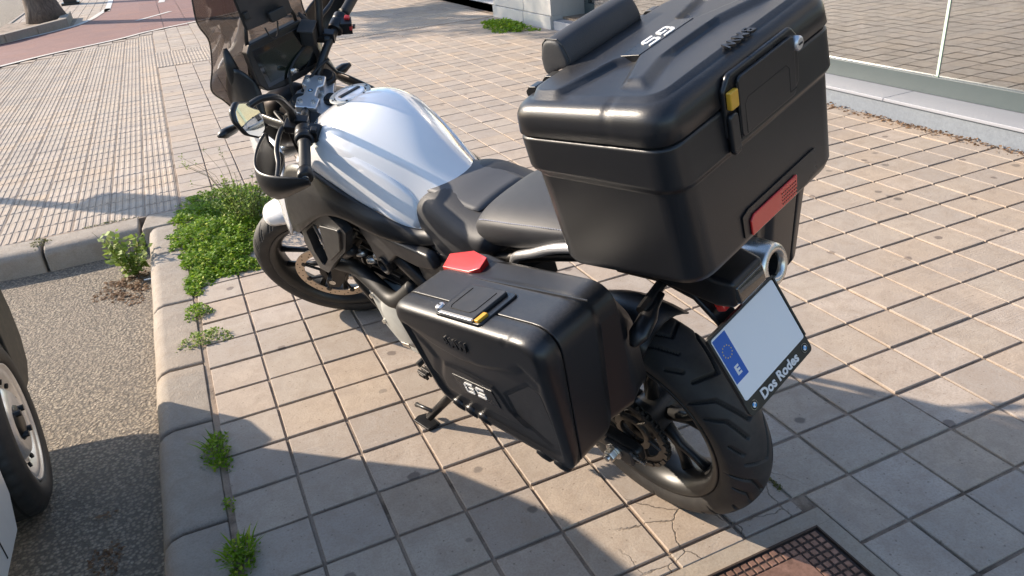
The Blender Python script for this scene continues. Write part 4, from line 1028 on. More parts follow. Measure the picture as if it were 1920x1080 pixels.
P_ = np.array(lid_rings[-1])
for Q_, h_ in patch_rings(P_[:, :2], (-.205, 0), 46, lid_h):
    lid_rings.append([(x, y, tz(x) + h) for (x, y), h in zip(Q_, h_)])
lid = MB().loft(lid_rings).build('lid', MAT['case'], top_case, smooth=True)
def lid_panel(name, poly, h, mat=None, parent=None, ch=.006, base=-.004):
    top = [(x * (1 - 0), y) for x, y in poly]
    return MB().loft([[(x, y, tz(x) + base) for x, y in poly], [(x, y, tz(x) + h) for x, y in top]]).build(name, mat or MAT['case'], parent or top_case, bevel=.0012, bseg=2, angle=25)
lid_panel('badge_panel', [(-.176, .072), (-.176, -.072), (-.216, -.072), (-.216, .072)], .0127, MAT['case_smooth'], ch=.001)
nz = Vector((.1275, 0, 1)).normalized()
def gs_badge(parent, C, xd, yd, size):
    xd, yd = Vector(xd).normalized(), Vector(yd).normalized(); zd = xd.cross(yd); C = Vector(C)
    def P(u, v, e): return tuple(C + xd * ((u + v * .32) * size) + yd * (v * size) + zd * e)
    def bar(poly, nm): MB().loft([[P(u, v, e) for u, v in poly] for e in (-.0004, .0012)]).build(nm, MAT['text_white'], parent)
    t, H, W = .17, .5, .46
    for x0, kind in ((-1.10, 'g'), (.12, 's')):
        a, b = x0, x0 + 2 * W
        top = [(a + .22, H), (b, H), (b - .02, H - t), (a + .30, H - t)]
        if kind == 'g':
            bar(rpoly([(a + .16, H), (b + .02, H), (b + .02, H - t), (a + .22, H - t), (a + t, H - t - .10), (a + t, -.03 + .04), (a, -.03 + .04), (a, H - .2)], .04, 3), 'letter_piece')
            bar(rpoly([(a, -.05), (a + t, -.05), (a + t, -H + t + .06), (a + .24, -H + t), (b - t, -H + t), (b - t, -.05), (b, -.05), (b, -H + .12), (b - .12, -H), (a + .14, -H), (a, -H + .14)], .04, 3), 'letter_piece')
            bar([(a + .42, .09), (b, .09), (b, -.05), (a + .42, -.05)], 'letter_piece')
        else:
            bar(rpoly([(a + .14, H), (b + .02, H), (b + .02, H - t), (a + .20, H - t), (a + t, H - t - .06), (a + t, .15), (a + .20, .04), (b - .16, .04), (b - .02, .02), (a + .10, .02), (a, .12), (a, H - .14)], .03, 3), 'letter_piece')
            bar(rpoly([(a + .06, -.02), (b - .10, -.02), (b, -.12), (b, -H + .14), (b - .14, -H), (a - .02, -H), (a - .02, -H + t), (b - .24, -H + t), (b - t, -H + t + .05), (b - t, -.18), (b - .22, -.14), (a + .06, -.14)], .03, 3), 'letter_piece')
gs_badge(top_case, (-.197, 0, tz(-.197) + .0130), (0, 1, 0), (-1, 0, .1275), .032)
text_mesh('raised_lettering', 'BMW', .028, (-.346, .0, tz(-.346) + .0002), (0, 1, 0), (-1, 0, .0), .004, MAT['case_smooth'], top_case, bold=.0006, space=1.15)
# back pad and hinges
pd = MB(); prof = [(-.083, 1.303), (-.086, 1.316), (-.074, 1.345), (-.064, 1.354), (-.036, 1.354), (-.024, 1.344), (-.013, 1.314), (-.014, 1.285), (-.032, 1.285), (-.05, 1.300)]
rings = []
for y, s_ in ((-.101, .80), (-.098, .93), (-.091, 1), (0, 1.02), (.091, 1), (.098, .93), (.101, .80)):
    rings.append([(-.045 + (x + .045) * s_, y, 1.315 + (z - 1.315) * s_) for x, z in prof])
pd.loft(rings).build('back_pad', MAT['seat'], top_case, smooth=True, subsurf=2)
MB().tube([(-.045 + (x + .045) * .94, .0945, 1.315 + (z - 1.315) * .97) for x, z in prof[1:7]], .0016, 6).build('pad_piping', MAT['plastic_grey'], top_case)
for y in (.158, .118, -.118, -.158):
    MB().loft([[(x, y + e, z) for x, z in rpoly([(-.040, 1.282), (-.040, 1.293), (-.050, 1.3020), (-.068, 1.3040), (-.068, 1.295)], .004, 3)] for e in (-.011, .011)]).build('hinge', MAT['case_smooth'], top_case, bevel=.003)
# rear latch handle
def rear_pt(y, z, e):                                       # point on the rear wall, e outwards
    x = -.387 + (z - 1.034) * (.009 / .23) if z < 1.25 else -.379
    return (x - e, y, z)
def rear_prism(name, poly, e0, e1, mat, parent=None, **kw):
    return MB().loft([[rear_pt(y, z, e) for y, z in poly] for e in (e0, e1)]).build(name, mat, parent or top_case, **kw)
rear_prism('latch_housing', rpoly([(.100, 1.222), (.100, 1.298), (.082, 1.318), (-.082, 1.318), (-.100, 1.298), (-.100, 1.222), (-.072, 1.210), (.072, 1.210)], .012), -.004, .006, MAT['case_smooth'], bevel=.004, bseg=3)
rear_prism('latch_post', rpoly([(.100, 1.195), (.100, 1.262), (.078, 1.262), (.078, 1.195)], .010), .004, .014, MAT['case_smooth'], bevel=.004, bseg=3)
rear_prism('latch_flap', rpoly([(.072, 1.212), (.072, 1.308), (-.078, 1.308), (-.078, 1.212)], .010), .0062, .0125, MAT['case'], bevel=.002)
for pts in ([(.060, 1.215), (.060, 1.262), (.052, 1.270), (-.052, 1.270), (-.060, 1.262), (-.060, 1.222)], [(.076, 1.214), (.076, 1.302)], [(-.060, 1.222), (-.078, 1.222)]):
    MB().tube([rear_pt(y, z, .0122) for y, z in pts], .0011, 5).build('panel_line', MAT['groove'], top_case)
rear_prism('release_button', rpoly([(.096, 1.268), (.096, 1.296), (.076, 1.296), (.076, 1.268)], .003), .006, .015, MAT['yellow'], bevel=.002)
o = MB().lathe([(0, 0), (0, .0115), (.010, .0115), (.013, .009), (.013, 0)], c=rear_pt(-.088, 1.290, .004), ax=(-1, 0, 0), n=28).build('lock_barrel', MAT['alu'], top_case, bevel=.001)
MB().box(rear_pt(-.088, 1.290, .0175), (.001, .009, .0028)).build('key_slot', MAT['groove'], top_case)
# rear reflector with inset
rear_prism('reflector_inset', rpoly([(.088, 1.034), (.088, 1.076), (.070, 1.082), (-.135, 1.082), (-.135, 1.036), (-.10, 1.030)], .004), .0, .0025, MAT['case_smooth'])
rear_prism('rear_reflector', rpoly([(.072, 1.032), (.072, 1.060), (.062, 1.068), (-.068, 1.068), (-.062, 1.032)], .003), .0025, .0065, MAT['red'], bevel=.0015)
dots = MB()
for i in range(9):
    for j in range(4): dots.box(rear_pt(-.060 + i * .0052, 1.039 + j * .0065, .0068), (.0008, .0022, .0022))
tag(dots.build('reflector_dots', MAT['case_smooth'], top_case), kind='stuff')
# ---- side panniers ------------------------------------------------------------
def pannier(s_, label):
    P_in = [(.30, .800), (-.165, .905), (-.130, .600), (.05, .500), (.30, .520)]
    P_md = [(.345, .840), (-.178, .946), (-.120, .540), (.36, .500)]
    def ring(poly, rr, y, lean=0.0, dz=0.0):
        pts = rpoly(poly, rr, 6); return [(x, s_ * (y - lean * max(0, .80 - z)), z + dz) for x, z in pts]
    def grow(poly, d):
        c = Vector((.09, .70)); return [tuple(Vector(p) + (Vector(p) - c).normalized() * d) for p in poly]
    R4 = [.05, .055, .05, .06]
    body = MB().loft([ring([(.30, .80), (-.136, .825), (-.145, .600), (.30, .575)], R4, .136), ring([(.33, .825), (-.146, .88), (-.150, .600), (.335, .58)], R4, .165), ring([(.337, .833), (-.165, .935), (-.148, .580), (.345, .55)], R4, .19), ring(grow(P_md, -.014), R4, .235), ring(grow(P_md, -.004), R4, .25), ring(grow(P_md, 0), R4, .262), ring(grow(P_md, .002), R4, .346, .0), ring(grow(P_md, -.001), R4, .348, .0)])
    pn = body.build('side_pannier', MAT['case'], bike, smooth=True, bevel=.003, angle=40)
    pn['label'] = label
    MB().loft([ring(grow(P_md, -.004), R4, .345), ring(grow(P_md, -.004), R4, .353)]).build('lid_seal', MAT['groove'], pn)
    rings = [res(ring(grow(P_md, 0), R4, .3505)), res(ring(grow(P_md, .0025), R4, .3525)), res(ring(grow(P_md, .003), R4, .366, .06))]
    for t in np.linspace(0, PI / 2, 9)[1:]:
        k = .028; q = 1 - math.cos(t); rings.append(res(ring(grow(P_md, .003 - k * q), [r_ * (1 - .3 * q) for r_ in R4], .3745 + k * math.sin(t), .09 * math.sin(t) + .02)))
    for r_ in rings[3:]:
        for i, (x, y, z) in enumerate(r_):
            for x0 in (.272, -.066):
                if z > .80: d_ = math.exp(-((x - x0 + (z - .86) * .2) / .004) ** 2) * .0025; r_[i] = (x, y - s_ * d_, z - d_)
    def fp(x, z, e): return (x, s_ * (.4025 - .11 * max(0, .80 - z) + e), z)
    low = [(.275, .792), (.221, .774), (.136, .773), (.06, .792), (-.055, .838), (-.10, .87), (-.150, .84), (-.115, .575), (-.05, .53), (.33, .50), (.36, .62), (.335, .80)]
    mid = [(.235, .700), (.150, .715), (.05, .722), (.035, .700), (.028, .650), (-.02, .612), (.06, .596), (.20, .572), (.30, .56), (.29, .62)]
    cor = [(.022, .715), (-.095, .815), (-.128, .800), (-.112, .610), (-.07, .585), (.022, .635)]
    frt = [(.31, .78), (.262, .745), (.245, .700), (.305, .60), (.335, .62)]
    def face_h(x, z): return relief(x, z, [(low, -.0075, .016), (mid, .0045, .007), (cor, -.0035, .005), (frt, .004, .02)]) * np.clip((np.minimum.reduce([x + .16, .38 - x, z - .49]) + 0) / .02, 0, 1)
    P_ = np.array(rings[-1])[:, [0, 2]]
    for Q_, h_ in patch_rings(P_, (.10, .69), 52, face_h):
        rings.append([fp(x, z, h) for (x, z), h in zip(Q_, h_)])
    ld = MB().loft(rings).build('pannier_lid', MAT['case'], pn, smooth=True)
    def face(name, poly, e0, e1, mat=None, ch=.004, **kw):
        return MB().loft([[fp(x, z, e0) for x, z in poly], [fp(x, z, e1) for x, z in poly]]).build(name, mat or MAT['case'], pn, bevel=.0012, bseg=2, angle=25, **kw)
    face('badge_panel', [(.215, .672), (.062, .700), (.062, .640), (.215, .612)], -.006, -.0012, MAT['case_smooth'])
    face('scuffed_corner_panel', [(.014, .708), (-.092, .800), (-.118, .788), (-.104, .618), (-.070, .597), (.014, .640)], -.012, -.0105, MAT['scuff'])
    dx = Vector((-.984, 0, .178)).normalized(); up = Vector((.178, s_ * .107, .97)).normalized()
    xd = dx if s_ > 0 else -dx
    gs_badge(pn, fp(.138, .656, -.0008), xd, up if s_ > 0 else Vector((.178, -.107, .97)), .037)
    if s_ > 0:
        text_mesh('raised_lettering', 'BMW', .034, fp(.105, .826, .001), xd, Vector((.178, 0, .984)), .005, MAT['case_smooth'], pn, bold=.0008, space=1.1)
    # lower rubbing lobes
    for x, z in ((.285, .515), (.235, .518), (.185, .522), (-.02, .530), (-.075, .533)):
        lb_ = MB().lathe([(-.010, .0), (-.010, .020), (.004, .024), (.012, .018), (.014, 0)], c=(x, s_ * .362, z - .004), ax=(0, s_, -.35), n=20); lb_.build('bumper_lobe', MAT['case_smooth'], pn, smooth=True)
    # latch on the top edge: lies over the lid seam
    tU = Vector((-.978, 0, .208)); tN = Vector((.208, 0, .978)); tO = Vector((.085, 0, .893))
    def tp(u, y, e): return tuple(tO + tU * u + Vector((0, s_ * y, 0)) + tN * (e - .0015))
    def topbox(name, u0, u1, y0, y1, e0, e1, mat, r=.006, bev=.003, ch=0):
        pts = rpoly([(u0, y0), (u1, y0), (u1, y1), (u0, y1)], r, 4)
        return MB().loft([[tp(u, y, e0) for u, y in pts], [tp(u * 1, y, e1) for u, y in pts]]).build(name, mat, pn, bevel=bev)
    topbox('latch_housing', -.083, .085, .285, .392, -.006, .006, MAT['case_smooth'], .014)
    topbox('latch_flap', -.062, .062, .292, .388, .004, .0135, MAT['plastic_grey'], .008)
    topbox('latch_edge', -.060, .060, .380, .392, .006, .0125, MAT['alu'], .002, .002)
    for pts in ([(-.042, .375), (-.042, .315), (-.034, .306), (.034, .306), (.042, .315), (.042, .375)],):
        MB().tube([tp(u, y, .0137) for u, y in [(q[0], .68 - q[1]) for q in pts]], .0011, 5).build('panel_line', MAT['groove'], pn)
    topbox('release_button', .064, .078, .360, .388, .004, .012, MAT['yellow'], .003, .002)
    MB().lathe([(0, 0), (0, .011), (.012, .011), (.015, .008), (.015, 0)], c=tp(-.073, .376, .002), ax=tuple(tN), n=24).build('lock_barrel', MAT['alu'], pn, bevel=.001)
    MB().box(tp(-.073, .376, .0175), (.008, .0026, .001)).build('key_slot', MAT['groove'], pn)
    # inner shoulder with the red reflector
    hump = MB().loft([[(x, s_ * y, z - .008) for x, z in rpoly([(.345, .80), (.332, .846), (.24, .868), (.16, .866), (.06, .872), (.06, .80)], [.02, .02, .015, .03, .01, .01], 4)] for y in (.172, .245)])
    hump.build('inner_shoulder', MAT['case'], pn, bevel=.012, bseg=3)
    MB().loft([[(.330, s_ * .249, .838 + e), (.225, s_ * .249, .860 + e), (.200, s_ * .232, .866 + e), (.208, s_ * .200, .872 + e), (.262, s_ * .194, .870 + e), (.330, s_ * .218, .856 + e)] for e in (-.016, .006)]).build('red_reflector', MAT['red'], pn, bevel=.002)
    # moulded line along the top
    MB().tube([tp(-.245, .262, .0012), tp(-.1, .262, .0012), tp(.26, .262, .0012)], .002, 6).build('moulded_line', MAT['case'], pn)
    # rear edge line
    return pn
pannier(1, 'black left side pannier nearest the camera with a badge on its outer face')
pr_ = pannier(-1, 'black right side pannier half hidden behind the top case'); pr_.location = (-.015, -.078, -.02)

# ---- silencer (right side) ---------------------------------------------------
m0, m1 = Vector((.36, -.195, .60)), Vector((-.238, -.222, .712)); d = (m1 - m0).normalized()
mf = MB().tube([m0, m0 + d * .06, m0 + d * .10, m1 - d * .12], [.03, .046, .055, .056], 32).build('silencer', MAT['darkmetal'], bike, smooth=True)
L = (m1 - m0).length
MB().lathe([(L - .135, .058), (L - .125, .0615), (L - .065, .0605), (L - .006, .050), (L, .044), (L - .001, .032), (L - .010, .028), (L - .06, .027), (L - .06, 0)], c=m0, ax=d, n=40).build('end_cap', MAT['steel'], mf, smooth=True)
MB().lathe([(L - .014, .0275), (L - .05, .0265), (L - .05, 0)], c=m0, ax=d, n=24).build('outlet', MAT['groove'], mf)
# ---- front half of the motorcycle ---------------------------------------------
def mir(pts): return [(x, -y, z) for x, y, z in pts]
def sheet_strip(name, rows, mat, parent=bike, solid=.005, sub=2, matrix=None, crease=None, offset=-1):
    o = MB().loft(rows, False, False).raw(name, mat, parent, smooth=True, matrix=matrix)
    if sub: md = o.modifiers.new('sub', 'SUBSURF'); md.levels = sub; md.render_levels = sub
    if solid: md = o.modifiers.new('solid', 'SOLIDIFY'); md.thickness = solid; md.offset = offset
    return o
# front wheel
fw = MB(); FC = (.04, 0, 0)
fw.lathe([(-.040, .249), (-.043, .257), (-.048, .261), (-.050, .255), (-.046, .244), (-.034, .232), (-.012, .222), (.012, .222), (.034, .232), (.046, .244), (.050, .255), (.048, .261), (.043, .257), (.040, .249), (.02, .238), (-.02, .238)], c=FC, n=96, loop=True)
front_wheel = fw.build('front_wheel', MAT['rim'], bike, smooth=True, matrix=SM)
front_wheel.modifiers.new('wn', 'WEIGHTED_NORMAL')
fseg = []
for sgn, s0 in ((1, 0.0), (-1, .04)):
    fseg += [(s0, sgn * .062, s0 + .050, sgn * .014), (s0 + .02, sgn * .062, s0 + .045, sgn * .040)]
tread_tyre('tyre', front_wheel, .329, .112, .246, (2 * PI * .329 / 26, fseg, .0042, .005), 900, 44, FC, MAT['rubber'])
for k in range(10):
    a = 2 * PI * k / 10 + .22; a2 = a + (.10 if k % 2 else -.10)
    MB().tube([(.04 + .04 * math.cos(a), .012 * (1 if k % 2 else -1), .04 * math.sin(a)), (.04 + .12 * math.cos(a), .006 * (1 if k % 2 else -1), .12 * math.sin(a)), (.04 + .232 * math.cos(a2), 0, .232 * math.sin(a2))], [.016, .011, .014], 8, flat=.8).build('spoke', MAT['rim'], front_wheel, smooth=True)
MB().lathe([(-.07, .015), (-.07, .042), (-.04, .048), (.04, .048), (.07, .042), (.07, .015)], c=FC, n=32).build('hub', MAT['rim'], front_wheel, bevel=.003)
for s_ in (1, -1):
    y = s_ * .074
    dk = MB().lathe([(y - .0022, .118), (y - .0022, .1525), (y + .0022, .1525), (y + .0022, .118)], c=FC, n=72, loop=True).build('brake_disc', MAT['disc'], front_wheel, bevel=.0006)
    hb = MB()
    for k in range(48):
        a = 2 * PI * k / 48; r = (.126, .1355, .145)[k % 3]
        hb.tube([(.04 + r * math.cos(a), y - .0026, r * math.sin(a)), (.04 + r * math.cos(a), y + .0026, r * math.sin(a))], .0029, 8)
    tag(hb.build('disc_holes', MAT['groove'], front_wheel), kind='stuff')
    cr = MB()
    cr.lathe([(y - .004, .035), (y - .004, .06), (y + .004, .06), (y + .004, .035)], c=FC, n=40, loop=True)
    for k in range(8):
        a = 2 * PI * k / 8 + .2
        cr.tube([(.04 + .055 * math.cos(a), y, .055 * math.sin(a)), (.04 + .120 * math.cos(a + .12), y, .120 * math.sin(a + .12))], .007, 6, flat=.5)
        cr.lathe([(y - .005, 0), (y - .005, .010), (y + .005, .010), (y + .005, 0)], c=(.04 + .121 * math.cos(a + .12), 0, .121 * math.sin(a + .12)), n=12)
    cr.build('disc_carrier', MAT['darkmetal'], front_wheel, bevel=.001)
# forks, clamps
for s_ in (1, -1):
    fk = MB(); y = s_ * .098
    fk.lathe([(.80, 0), (.80, .024), (.794, .027), (.42, .028), (.41, .031), (.385, .031), (.38, .022)], c=(0, y, 0), ax=(0, 0, 1), n=28)
    fo = fk.build('fork_tube', MAT['plastic'], bike, smooth=True, matrix=SM)
    MB().tube([(0, y, .40), (.004, y, .08)], .0215, 24).build('stanchion', MAT['steel'], fo, smooth=True)
    MB().loft([[(x + .0, y + e, z) for x, z in rpoly([(-.028, .16), (.028, .16), (.040, .02), (.064, .01), (.060, -.03), (.015, -.03), (-.012, .02)], .01, 3)] for e in (-.026, .026)]).build('fork_foot', MAT['darkmetal'], fo, bevel=.005)
    # caliper behind the leg
    cal = MB(); cal.loft([[(x, s_ * (.060 + e), z) for x, z in rpoly([(-.020, .075), (-.040, .155), (-.085, .150), (-.110, .105), (-.090, .045), (-.045, .035)], .012, 3)] for e in (.0, .055)])
    cal.box((-.065, s_ * .128, .095), (.05, .018, .07))
    co_ = cal.build('brake_caliper', MAT['darkmetal'], fo, bevel=.005, bseg=3)
    for (x, z) in ((-.045, .075), (-.075, .12)):
        MB().lathe([(.0, 0), (.0, .011), (.012, .010), (.012, 0)], c=(x, s_ * .135, z), ax=(0, s_, 0), n=14).build('caliper_bolt', MAT['steel'], fo)
    MB().tube(smooth_path([(-.07, s_ * .11, .15), (-.02, s_ * .135, .25), (.0, s_ * .13, .42)], 4), .0042, 8).build('brake_hose', MAT['rubber_dark'], fo, smooth=True)
MB().tube([(.04, -.10, 0), (.04, .125, 0)], .013, 16).build('front_axle', MAT['steel'], bike, matrix=SM)
MB().loft([[(x, y, z) for x, y in rpoly([(.075, .0), (.068, .035), (.030, .075), (.036, .125), (-.020, .138), (-.038, .105), (-.045, .045), (-.070, .018), (-.070, -.018), (-.045, -.045), (-.038, -.105), (-.020, -.138), (.036, -.125), (.030, -.075), (.068, -.035)], .012, 3)] for z in (.782, .812)]).build('top_fork_clamp', MAT['alu'], bike, bevel=.005, bseg=3, matrix=SM)
MB().loft([[(x, y, z) for x, y in rpoly([(.05, .0), (.040, .12), (-.035, .13), (-.06, .0), (-.035, -.13), (.040, -.12)], .02, 3)] for z in (.56, .60)]).build('lower_fork_clamp', MAT['darkmetal'], bike, bevel=.006, matrix=SM)
for (x, y, r, m_, n_) in ((.045, .02, .023, 'rubber_dark', 'ignition_lock'), (-.046, 0, .016, 'darkmetal', 'stem_nut'), (-.008, .098, .027, 'plastic', 'fork_cap'), (-.008, -.098, .027, 'plastic', 'fork_cap')):
    MB().lathe([(.81, r + .007), (.822, r + .007), (.823, r), (.832, r * .96), (.832, 0)], c=(x, y, 0), ax=(0, 0, 1), n=28).build(n_, MAT[m_], bike, smooth=False, bevel=.0015, matrix=SM)
MB().loft([[(x, y, z) for x, y in rpoly([(.046, .075), (-.020, .075), (-.022, .030), (-.006, .020), (-.006, -.020), (-.022, -.030), (-.020, -.075), (.046, -.075), (.048, -.032), (.032, -.020), (.032, .020), (.048, .032)], .009, 3)] for z in (.820, .846)]).build('handlebar_clamp', MAT['alu'], bike, bevel=.005, bseg=3, matrix=SM)
for s_ in (1, -1): MB().loft([[(x * k, s_ * .052 + y * k, z) for x, y in rpoly([(-.02, -.024), (.045, -.024), (.045, .024), (-.02, .024)], .01, 3)] for z, k in ((.785, 1.1), (.822, 1))]).build('riser', MAT['alu'], bike, bevel=.003, matrix=SM)
for x in (-.006, .033):
    for y in (-.0515, .0515):
        MB().lathe([(.845, .0075), (.852, .007), (.852, .0035), (.849, .003), (.849, 0)], c=(x, y, 0), ax=(0, 0, 1), n=18).build('clamp_bolt', MAT['steel'], bike, matrix=SM)
emblem(bpy.data.objects['handlebar_clamp'], (.0135, 0, .8463), (0, -1, 0), (1, 0, 0), (0, 0, 1), .0075)
for s_ in (1, -1):
    bar = MB().tube(smooth_path([(.013, 0, .832), (.013, s_ * .075, .833), (.006, s_ * .105, .846), (-.008, s_ * .155, .880), (-.020, s_ * .20, .895), (-.045, s_ * .30, .917), (-.078, s_ * .43, .941)], 5), .0125, 18).build('handlebar', MAT['plastic'], bike, smooth=True, matrix=SM)
    MB().tube([(-.043, s_ * .295, .9165), (-.046, s_ * .303, .9175), (-.073, s_ * .408, .9365), (-.0745, s_ * .414, .937)], [.019, .0165, .0165, .018], 24).build('grip', MAT['rubber_dark'], bar, smooth=True)
    MB().tube([(-.0745, s_ * .416, .938), (-.076, s_ * .420, .939), (-.083, s_ * .446, .944), (-.0845, s_ * .450, .945)], [.018, .0215, .0215, .018], 24).build('bar_end_weight', MAT['darkmetal'], bar, smooth=True)
    MB().lathe([(0, .0), (0, .0105), (.003, .0100), (.003, .006), (.001, .0055), (.001, 0)], c=(-.0847, s_ * .451, .945), ax=(-.22, s_ * .95, .15), n=20).build('bar_end_bolt', MAT['steel'], bar)
    # switch cluster
    sw_ = MB(); A_, B_ = Vector((-.026, s_ * .225, .901)), Vector((-.041, s_ * .285, .914)); d_ = (B_ - A_).normalized()
    sw_.lathe([(0, .012), (0, .023), (.006, .026), (.030, .027), (.036, .024), (.038, .026), (.056, .027), (.062, .022), (.062, .012)], c=A_, ax=d_, n=22)
    sw_.box(A_ + Vector((-.030, 0, .004)) + d_ * .02, (.034, .036, .040), rot=Matrix.Rotation(.22 * -s_, 3, 'Z'))
    sw_.box(A_ + Vector((.012, -s_ * .028, .0)), (.036, .026, .034))
    so = sw_.build('switch_cluster', MAT['plastic'], bar, bevel=.003, bseg=2)
    MB().box(A_ + Vector((-.048, 0, .008)) + d_ * .010, (.008, .014, .014)).build('switch_button', MAT['red_btn'], bar, bevel=.002)
    MB().box(A_ + Vector((-.030, 0, .026)) + d_ * .030, (.016, .016, .008)).build('switch_button', MAT['red_btn'] if s_ < 0 else MAT['plastic_grey'], bar, bevel=.002)
    MB().box(A_ + Vector((-.048, 0, -.006)) + d_ * .030, (.008, .014, .010)).build('switch_button', MAT['plastic_grey'], bar, bevel=.002)
    # lever and perch
    pc = MB(); pc.box((.014, s_ * .205, .893), (.040, .040, .026)); pc.tube([(.0, s_ * .19, .893), (-.02, s_ * .19, .893)], .018, 12)
    pc.build('lever_perch', MAT['plastic'], bar, bevel=.003)
    MB().tube(smooth_path([(.028, s_ * .200, .893), (.040, s_ * .235, .897), (.036, s_ * .30, .893), (.016, s_ * .36, .900), (.002, s_ * .425, .912)], 5), [.008] * 5 + [.0075] * 10 + [.0065] * 5 + [.008], 10, flat=.7).build('lever', MAT['plastic'], bar, smooth=True)
    # hand guard
    rows = [[(.038, s_ * .235, .800), (.070, s_ * .232, .815), (.088, s_ * .230, .855), (.078, s_ * .232, .900)],
            [(.046, s_ * .300, .785), (.078, s_ * .295, .800), (.098, s_ * .290, .845), (.092, s_ * .290, .895)],
            [(.054, s_ * .365, .775), (.080, s_ * .365, .792), (.094, s_ * .358, .835), (.090, s_ * .352, .885)],
            [(.028, s_ * .412, .803), (.052, s_ * .420, .822), (.066, s_ * .415, .862), (.060, s_ * .405, .905)],
            [(-.030, s_ * .442, .866), (-.008, s_ * .452, .880), (.006, s_ * .450, .905), (.004, s_ * .440, .932)],
            [(-.082, s_ * .452, .915), (-.072, s_ * .460, .922), (-.066, s_ * .460, .935), (-.066, s_ * .452, .950)],
            [(-.100, s_ * .455, .930), (-.098, s_ * .458, .938), (-.096, s_ * .458, .946), (-.096, s_ * .455, .954)]]
    hg_ = sheet_strip('hand_guard', rows, MAT['plastic'], bike, .006, 2, SM, offset=0)
    # mirror
    if True:
        yc, zc = s_ * .345, 1.040
        shp = rpoly([(-.004, .050), (-.054, .010), (-.052, -.028), (-.024, -.054), (.018, -.048), (.048, -.012), (.050, .028), (.030, .050)], .022, 5)
        def mp_(u, v, e, k=1): return (.065 + .445 * v * k + e, yc + s_ * u * k, zc + v * k)
        mo = MB().loft([[mp_(u, v, .0, .97) for u, v in shp], [mp_(u, v, .004, 1.03) for u, v in shp], [mp_(u, v, .012, 1.0) for u, v in shp], [mp_(u, v, .020, .85) for u, v in shp], [mp_(u, v, .026, .4) for u, v in shp]]).build('mirror', MAT['plastic'], bike, smooth=True, matrix=SM)
        MB().loft([[mp_(u, v, .0005, .93) for u, v in shp], [mp_(u, v, -.0012, .92) for u, v in shp]]).build('mirror_glass', MAT['mirror'], mo)
        MB().tube(smooth_path([(.012, s_ * .195, .905), (.012, s_ * .200, .945), (.012, s_ * .225, .990), (.020, s_ * .252, 1.036), (.052, s_ * .280, 1.052), (.080, s_ * .308, 1.046)], 5), .0095, 10, flat=1.3).build('mirror_stalk', MAT['plastic'], mo, smooth=True)
# right-hand brake reservoir
MB().loft([[(x, y, z) for x, y in rpoly([(.015, -.135), (.060, -.130), (.062, -.185), (.017, -.192)], .012, 3)] for z in (.905, .955)]).build('brake_reservoir', MAT['rubber_dark'], bike, bevel=.005, matrix=SM)
MB().box((.04, -.160, .958), (.05, .06, .006)).build('reservoir_cap', MAT['plastic_grey'], bike, bevel=.002, matrix=SM)
for p in ([(.05, -.14, .90), (.085, -.05, .86), (.06, .0, .74), (.03, .02, .55)], [(.035, .20, .89), (.09, .12, .86), (.08, .04, .74), (.05, .03, .5)], [(-.02, -.13, .865), (.02, -.07, .85), (.06, -.02, .78), (.06, 0, .6)], [(.0, .16, .885), (.07, .10, .83), (.09, .05, .70), (.05, .05, .5)]):
    MB().tube(smooth_path(p, 6), .0045, 8).build('control_cable', MAT['rubber_dark'], bike, smooth=True, matrix=SM)
MB().tube([(.06, -.052, .875), (.066, -.040, .885), (.070, -.030, .890)], [.006, .009, .006], 10).build('hose_fitting', MAT['steel'], bike, smooth=True, matrix=SM)
# front fender
rows = []
for t in np.linspace(R_(48), R_(128), 12):
    rr = .352; k = 1 - .25 * max(0, (R_(62) - t)) / R_(14)
    rows.append([(.04 + (rr + dz) * math.cos(t), y * k, (rr + dz) * math.sin(t)) for y, dz in ((-.072, -.045), (-.070, -.020), (-.050, .002), (0, .012), (.050, .002), (.070, -.020), (.072, -.045))])
sheet_strip('front_fender', rows, MAT['white'], bike, .004, 1, SM)

# instrument display, screen, nose
nse = MB()
tft = MB().loft([[(x + .07 * (z - 1.165) * 0, y, z) for y, z in rpoly([(.100, 1.100), (.115, 1.130), (.108, 1.225), (.090, 1.245), (-.090, 1.245), (-.108, 1.225), (-.115, 1.130), (-.100, 1.100), (-.04, 1.088), (.04, 1.088)], .010, 3)] for x in (1.262, 1.268, 1.300)]).build('instrument_display', MAT['plastic'], bike, bevel=.004, bseg=3)
MB().box((1.2615, 0, 1.167), (.002, .186, .118)).build('screen_bezel', MAT['screen'], tft, bevel=.0008)
MB().box((1.2600, .012, 1.163), (.0012, .135, .086)).build('screen_panel', simple('display_off', (.014, .018, .012), .12, coat=.6), tft)
ws = []
for z, w_, xc, xe in ((1.03, .15, 1.55, 1.475), (1.08, .175, 1.53, 1.455), (1.135, .205, 1.505, 1.425), (1.20, .180, 1.475, 1.395), (1.28, .165, 1.435, 1.350), (1.335, .183, 1.41, 1.315), (1.375, .186, 1.39, 1.290), (1.46, .165, 1.35, 1.26), (1.52, .11, 1.33, 1.28)):
    ws.append([(xc + (xe - xc) * abs(q) ** 2.0, w_ * q, z - .03 * (1 - abs(q)) * 0) for q in np.linspace(-1, 1, 33)])
ed = [q[0] for q in ws[:8]]; cols = [smooth_path([row[c_] for row in ws], 5) for c_ in range(33)]; ws = [[tuple(col[k]) for col in cols] for k in range(len(cols[0]))]
wsc = sheet_strip('windscreen', ws, MAT['smoked'], bike, 0, 0)
for side_ in (0, -1):
    MB().tube(smooth_path([q[side_] for q in ws], 1), .0026, 6).build('screen_edge', MAT['screen'], wsc, smooth=True)
